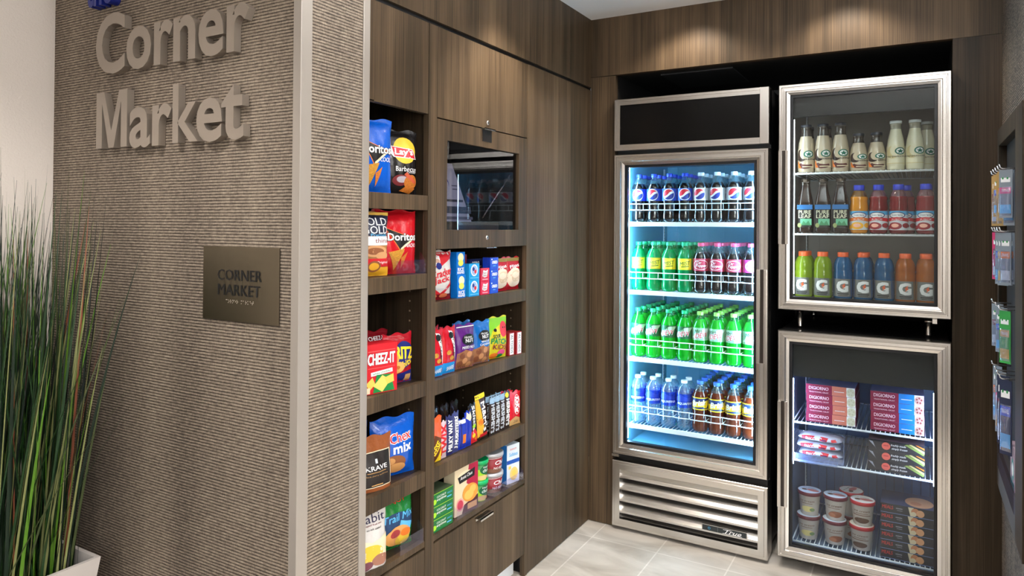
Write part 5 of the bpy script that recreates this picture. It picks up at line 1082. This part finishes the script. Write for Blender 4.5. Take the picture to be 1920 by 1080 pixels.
# a few arching blades on the right edge
for (bx, by, H, lx, ly) in ((.17, .05, .98, .085, .06), (.175, .0, 1.0, .05, .03), (.16, .1, 1.02, .13, .05), (.18, -.05, .93, .06, .0), (.16, .02, .72, .15, .0), (.19, .12, .9, .03, .04), (.15, .15, .86, .09, .04), (.17, .08, .78, .11, .05), (.18, .0, .84, .04, .08), (.12, .14, .98, .06, .05), (.14, .1, 1.08, .02, .06), (.18, .14, .7, .12, .02), (.185, .05, .8, .02, .04), (.16, .12, .93, .10, .03)):
    blade(m, bx, by, H, lx, ly, .0027, GM[2] if int(H*100) % 2 else GM[6], .2)
o = part(m, 'grass_blades', T)

# ------------------------------------------------------------------ peg rack on the right-hand wall
T = thing('peg_rack', (XR, 2.6, .55), label='dark wood framed peg rack of travel goods on the right-hand wall', cat='rack')
def Q(mb): mb.v = [(a-XR, b-2.6, c-.55) for a, b, c in mb.v]; return mb
P0, ya, yb, za, zb_ = .228, 2.20, 2.852, .552, 1.731
m = MB(); m.box(P0, XR-.0005, yb-.045, yb, za, zb_, WOODD); m.box(P0, XR-.0005, ya, ya+.15, za, zb_, WOODD)
m.box(P0, XR-.0005, ya+.15, yb-.045, zb_-.055, zb_, WOODD); m.box(P0, XR-.0005, ya+.15, yb-.045, za, za+.115, mat('rack_grey_panel', (70, 68, 66), .5))
part(Q(m), 'frame', T, bevel=.001)
part(Q(MB().box(XR-.012, XR-.002, ya+.15, yb-.045, za+.115, zb_-.055, mat('rack_back', (22, 19, 17), .6))), 'back_panel', T)
part(Q(MB().box(P0-.002, P0-.0005, ya+.16, yb-.02, .62, .70, ACRYL)), 'acrylic_lip', T)
WC = mat('chrome_wire', (220, 222, 226), .2, metal=.9)
rows = [(1.575, (2.44, 2.50, 2.57, 2.64, 2.71)), (1.395, (2.44, 2.52, 2.60, 2.68)), (1.17, (2.46, 2.56, 2.68)), (.975, (2.44, 2.51, 2.58, 2.68))]
for z, ys in rows:
    for y in ys:
        m = MB(); m.tube([(XR-.012, y, z), (XR-.055, y, z), (XR-.060, y, z+.003), (XR-.063, y, z+.012)], .0023, WC, 6); part(Q(m), 'peg_hook', T)
def hangcard(name, label, cat, w, h, d, base, spec, loc, rz=0):
    t = thing(name, loc, -PI/2+rz, label, cat, 'travel goods hanging on the peg rack'); m = MB()
    m.box(-w/2, w/2, -.0006, .0006, -h, .012, base)
    def f(i, j): u, v = i/8*2-1, j/8; k = max(0, (1-u**4)*math.sin(PI*v))**.5; return (u*w*.42, -.0008-d*k, -h*.95+v*h*.66)
    m.grid(f, 8, 8, clear('blister', (235, 240, 250), refl=.12, body=.25, bodycol=(170, 180, 215)))
    paint(m, spec, w, h, lambda x, z, o: (x, -.0012-o, -h+z), 1, base=.0004)
    part(m, 'pack', t); return t
card_w = card('hang_white', (124, 132, 140)); card_gold = card('hang_gold', (168, 132, 70)); card_pink = card('hang_pink', (196, 40, 96)); card_green = card('hang_green', (50, 150, 60)); card_dk = card('hang_dark', (30, 34, 60))
cfgs = [(1.573, [(2.44, card_w, 'white card pack with green print'), (2.50, card_gold, 'gold card pack of cosmetics'), (2.57, card_gold, 'brown and gold card pack'), (2.64, card_gold, 'tan card pack with clear blister'), (2.71, card_gold, 'gold card pack nearest the coolers')], .15),
        (1.393, [(2.44, card_w, 'white blister pack with lilac print'), (2.52, card_w, 'white blister pack with orange print'), (2.60, card_w, 'pale blister pack with green dots'), (2.68, card_pink, 'pink card pack')], .17),
        (1.168, [(2.46, card_green, 'green toothpaste pack'), (2.56, card_w, 'clear pack of small bottles'), (2.68, card_w, 'small pale pack nearest the coolers')], .14),
        (.973, [(2.44, card_dk, 'dark blue wrapped goods'), (2.51, card_dk, 'clear bag with navy contents'), (2.58, card_w, 'crinkled clear bag of sundries'), (2.68, card_w, 'clear bag nearest the coolers')], .20)]
for r, (z, L2, hh) in enumerate(cfgs):
    for k, (y, mt, lb_) in enumerate(L2):
        sp = [('R', 0, .86, .7, .1, WHI), ('E', -.2, .9, .07, .025, GRN), ('E', .15, .9, .07, .025, GRN), ('R', 0, .62, .8, .14, [PNK, ORA, TAN, BLUE, MAR][(k+r) % 5]), ('T', 'TRAVEL', 0, .62, .6, .06, WHI), ('R', 0, .2, .8, .2, [LGT, SIL, GOLD][(k+r) % 3])]
        rz = random.uniform(.75, .9)
        for e in range(2 if r < 2 else 1):
            o_ = hangcard('hanging_pack', lb_+(' in front' if e == 0 else ' behind')+' on the '+['top', 'second', 'third', 'lowest'][r]+' row of pegs', 'hanging pack', random.uniform(.030, .040), hh*(.8 if mt is card_pink else random.uniform(.78, 1)), .008, mt, sp, (XR-.047+e*.0135*math.cos(rz), y+e*.0135*math.sin(rz), z-.014), rz)
T = thing('hygiene_pack', (XR-.0215, 2.45, .6675), -PI/2, 'pastel pink and teal soft pack standing in the bottom of the peg rack', 'pack'); m = MB()
m.box(-.05, .05, -.009, .009, 0, .12, film('pastel', (200, 176, 190))); paint(m, [('E', .1, .45, .28, .25, TEALI), ('E', .1, .45, .18, .16, WHI), ('R', 0, .1, .9, .16, TEALI)], .1, .12, lambda x, z, o: (x, -.009-o, z), 1); part(m, 'pack', T)
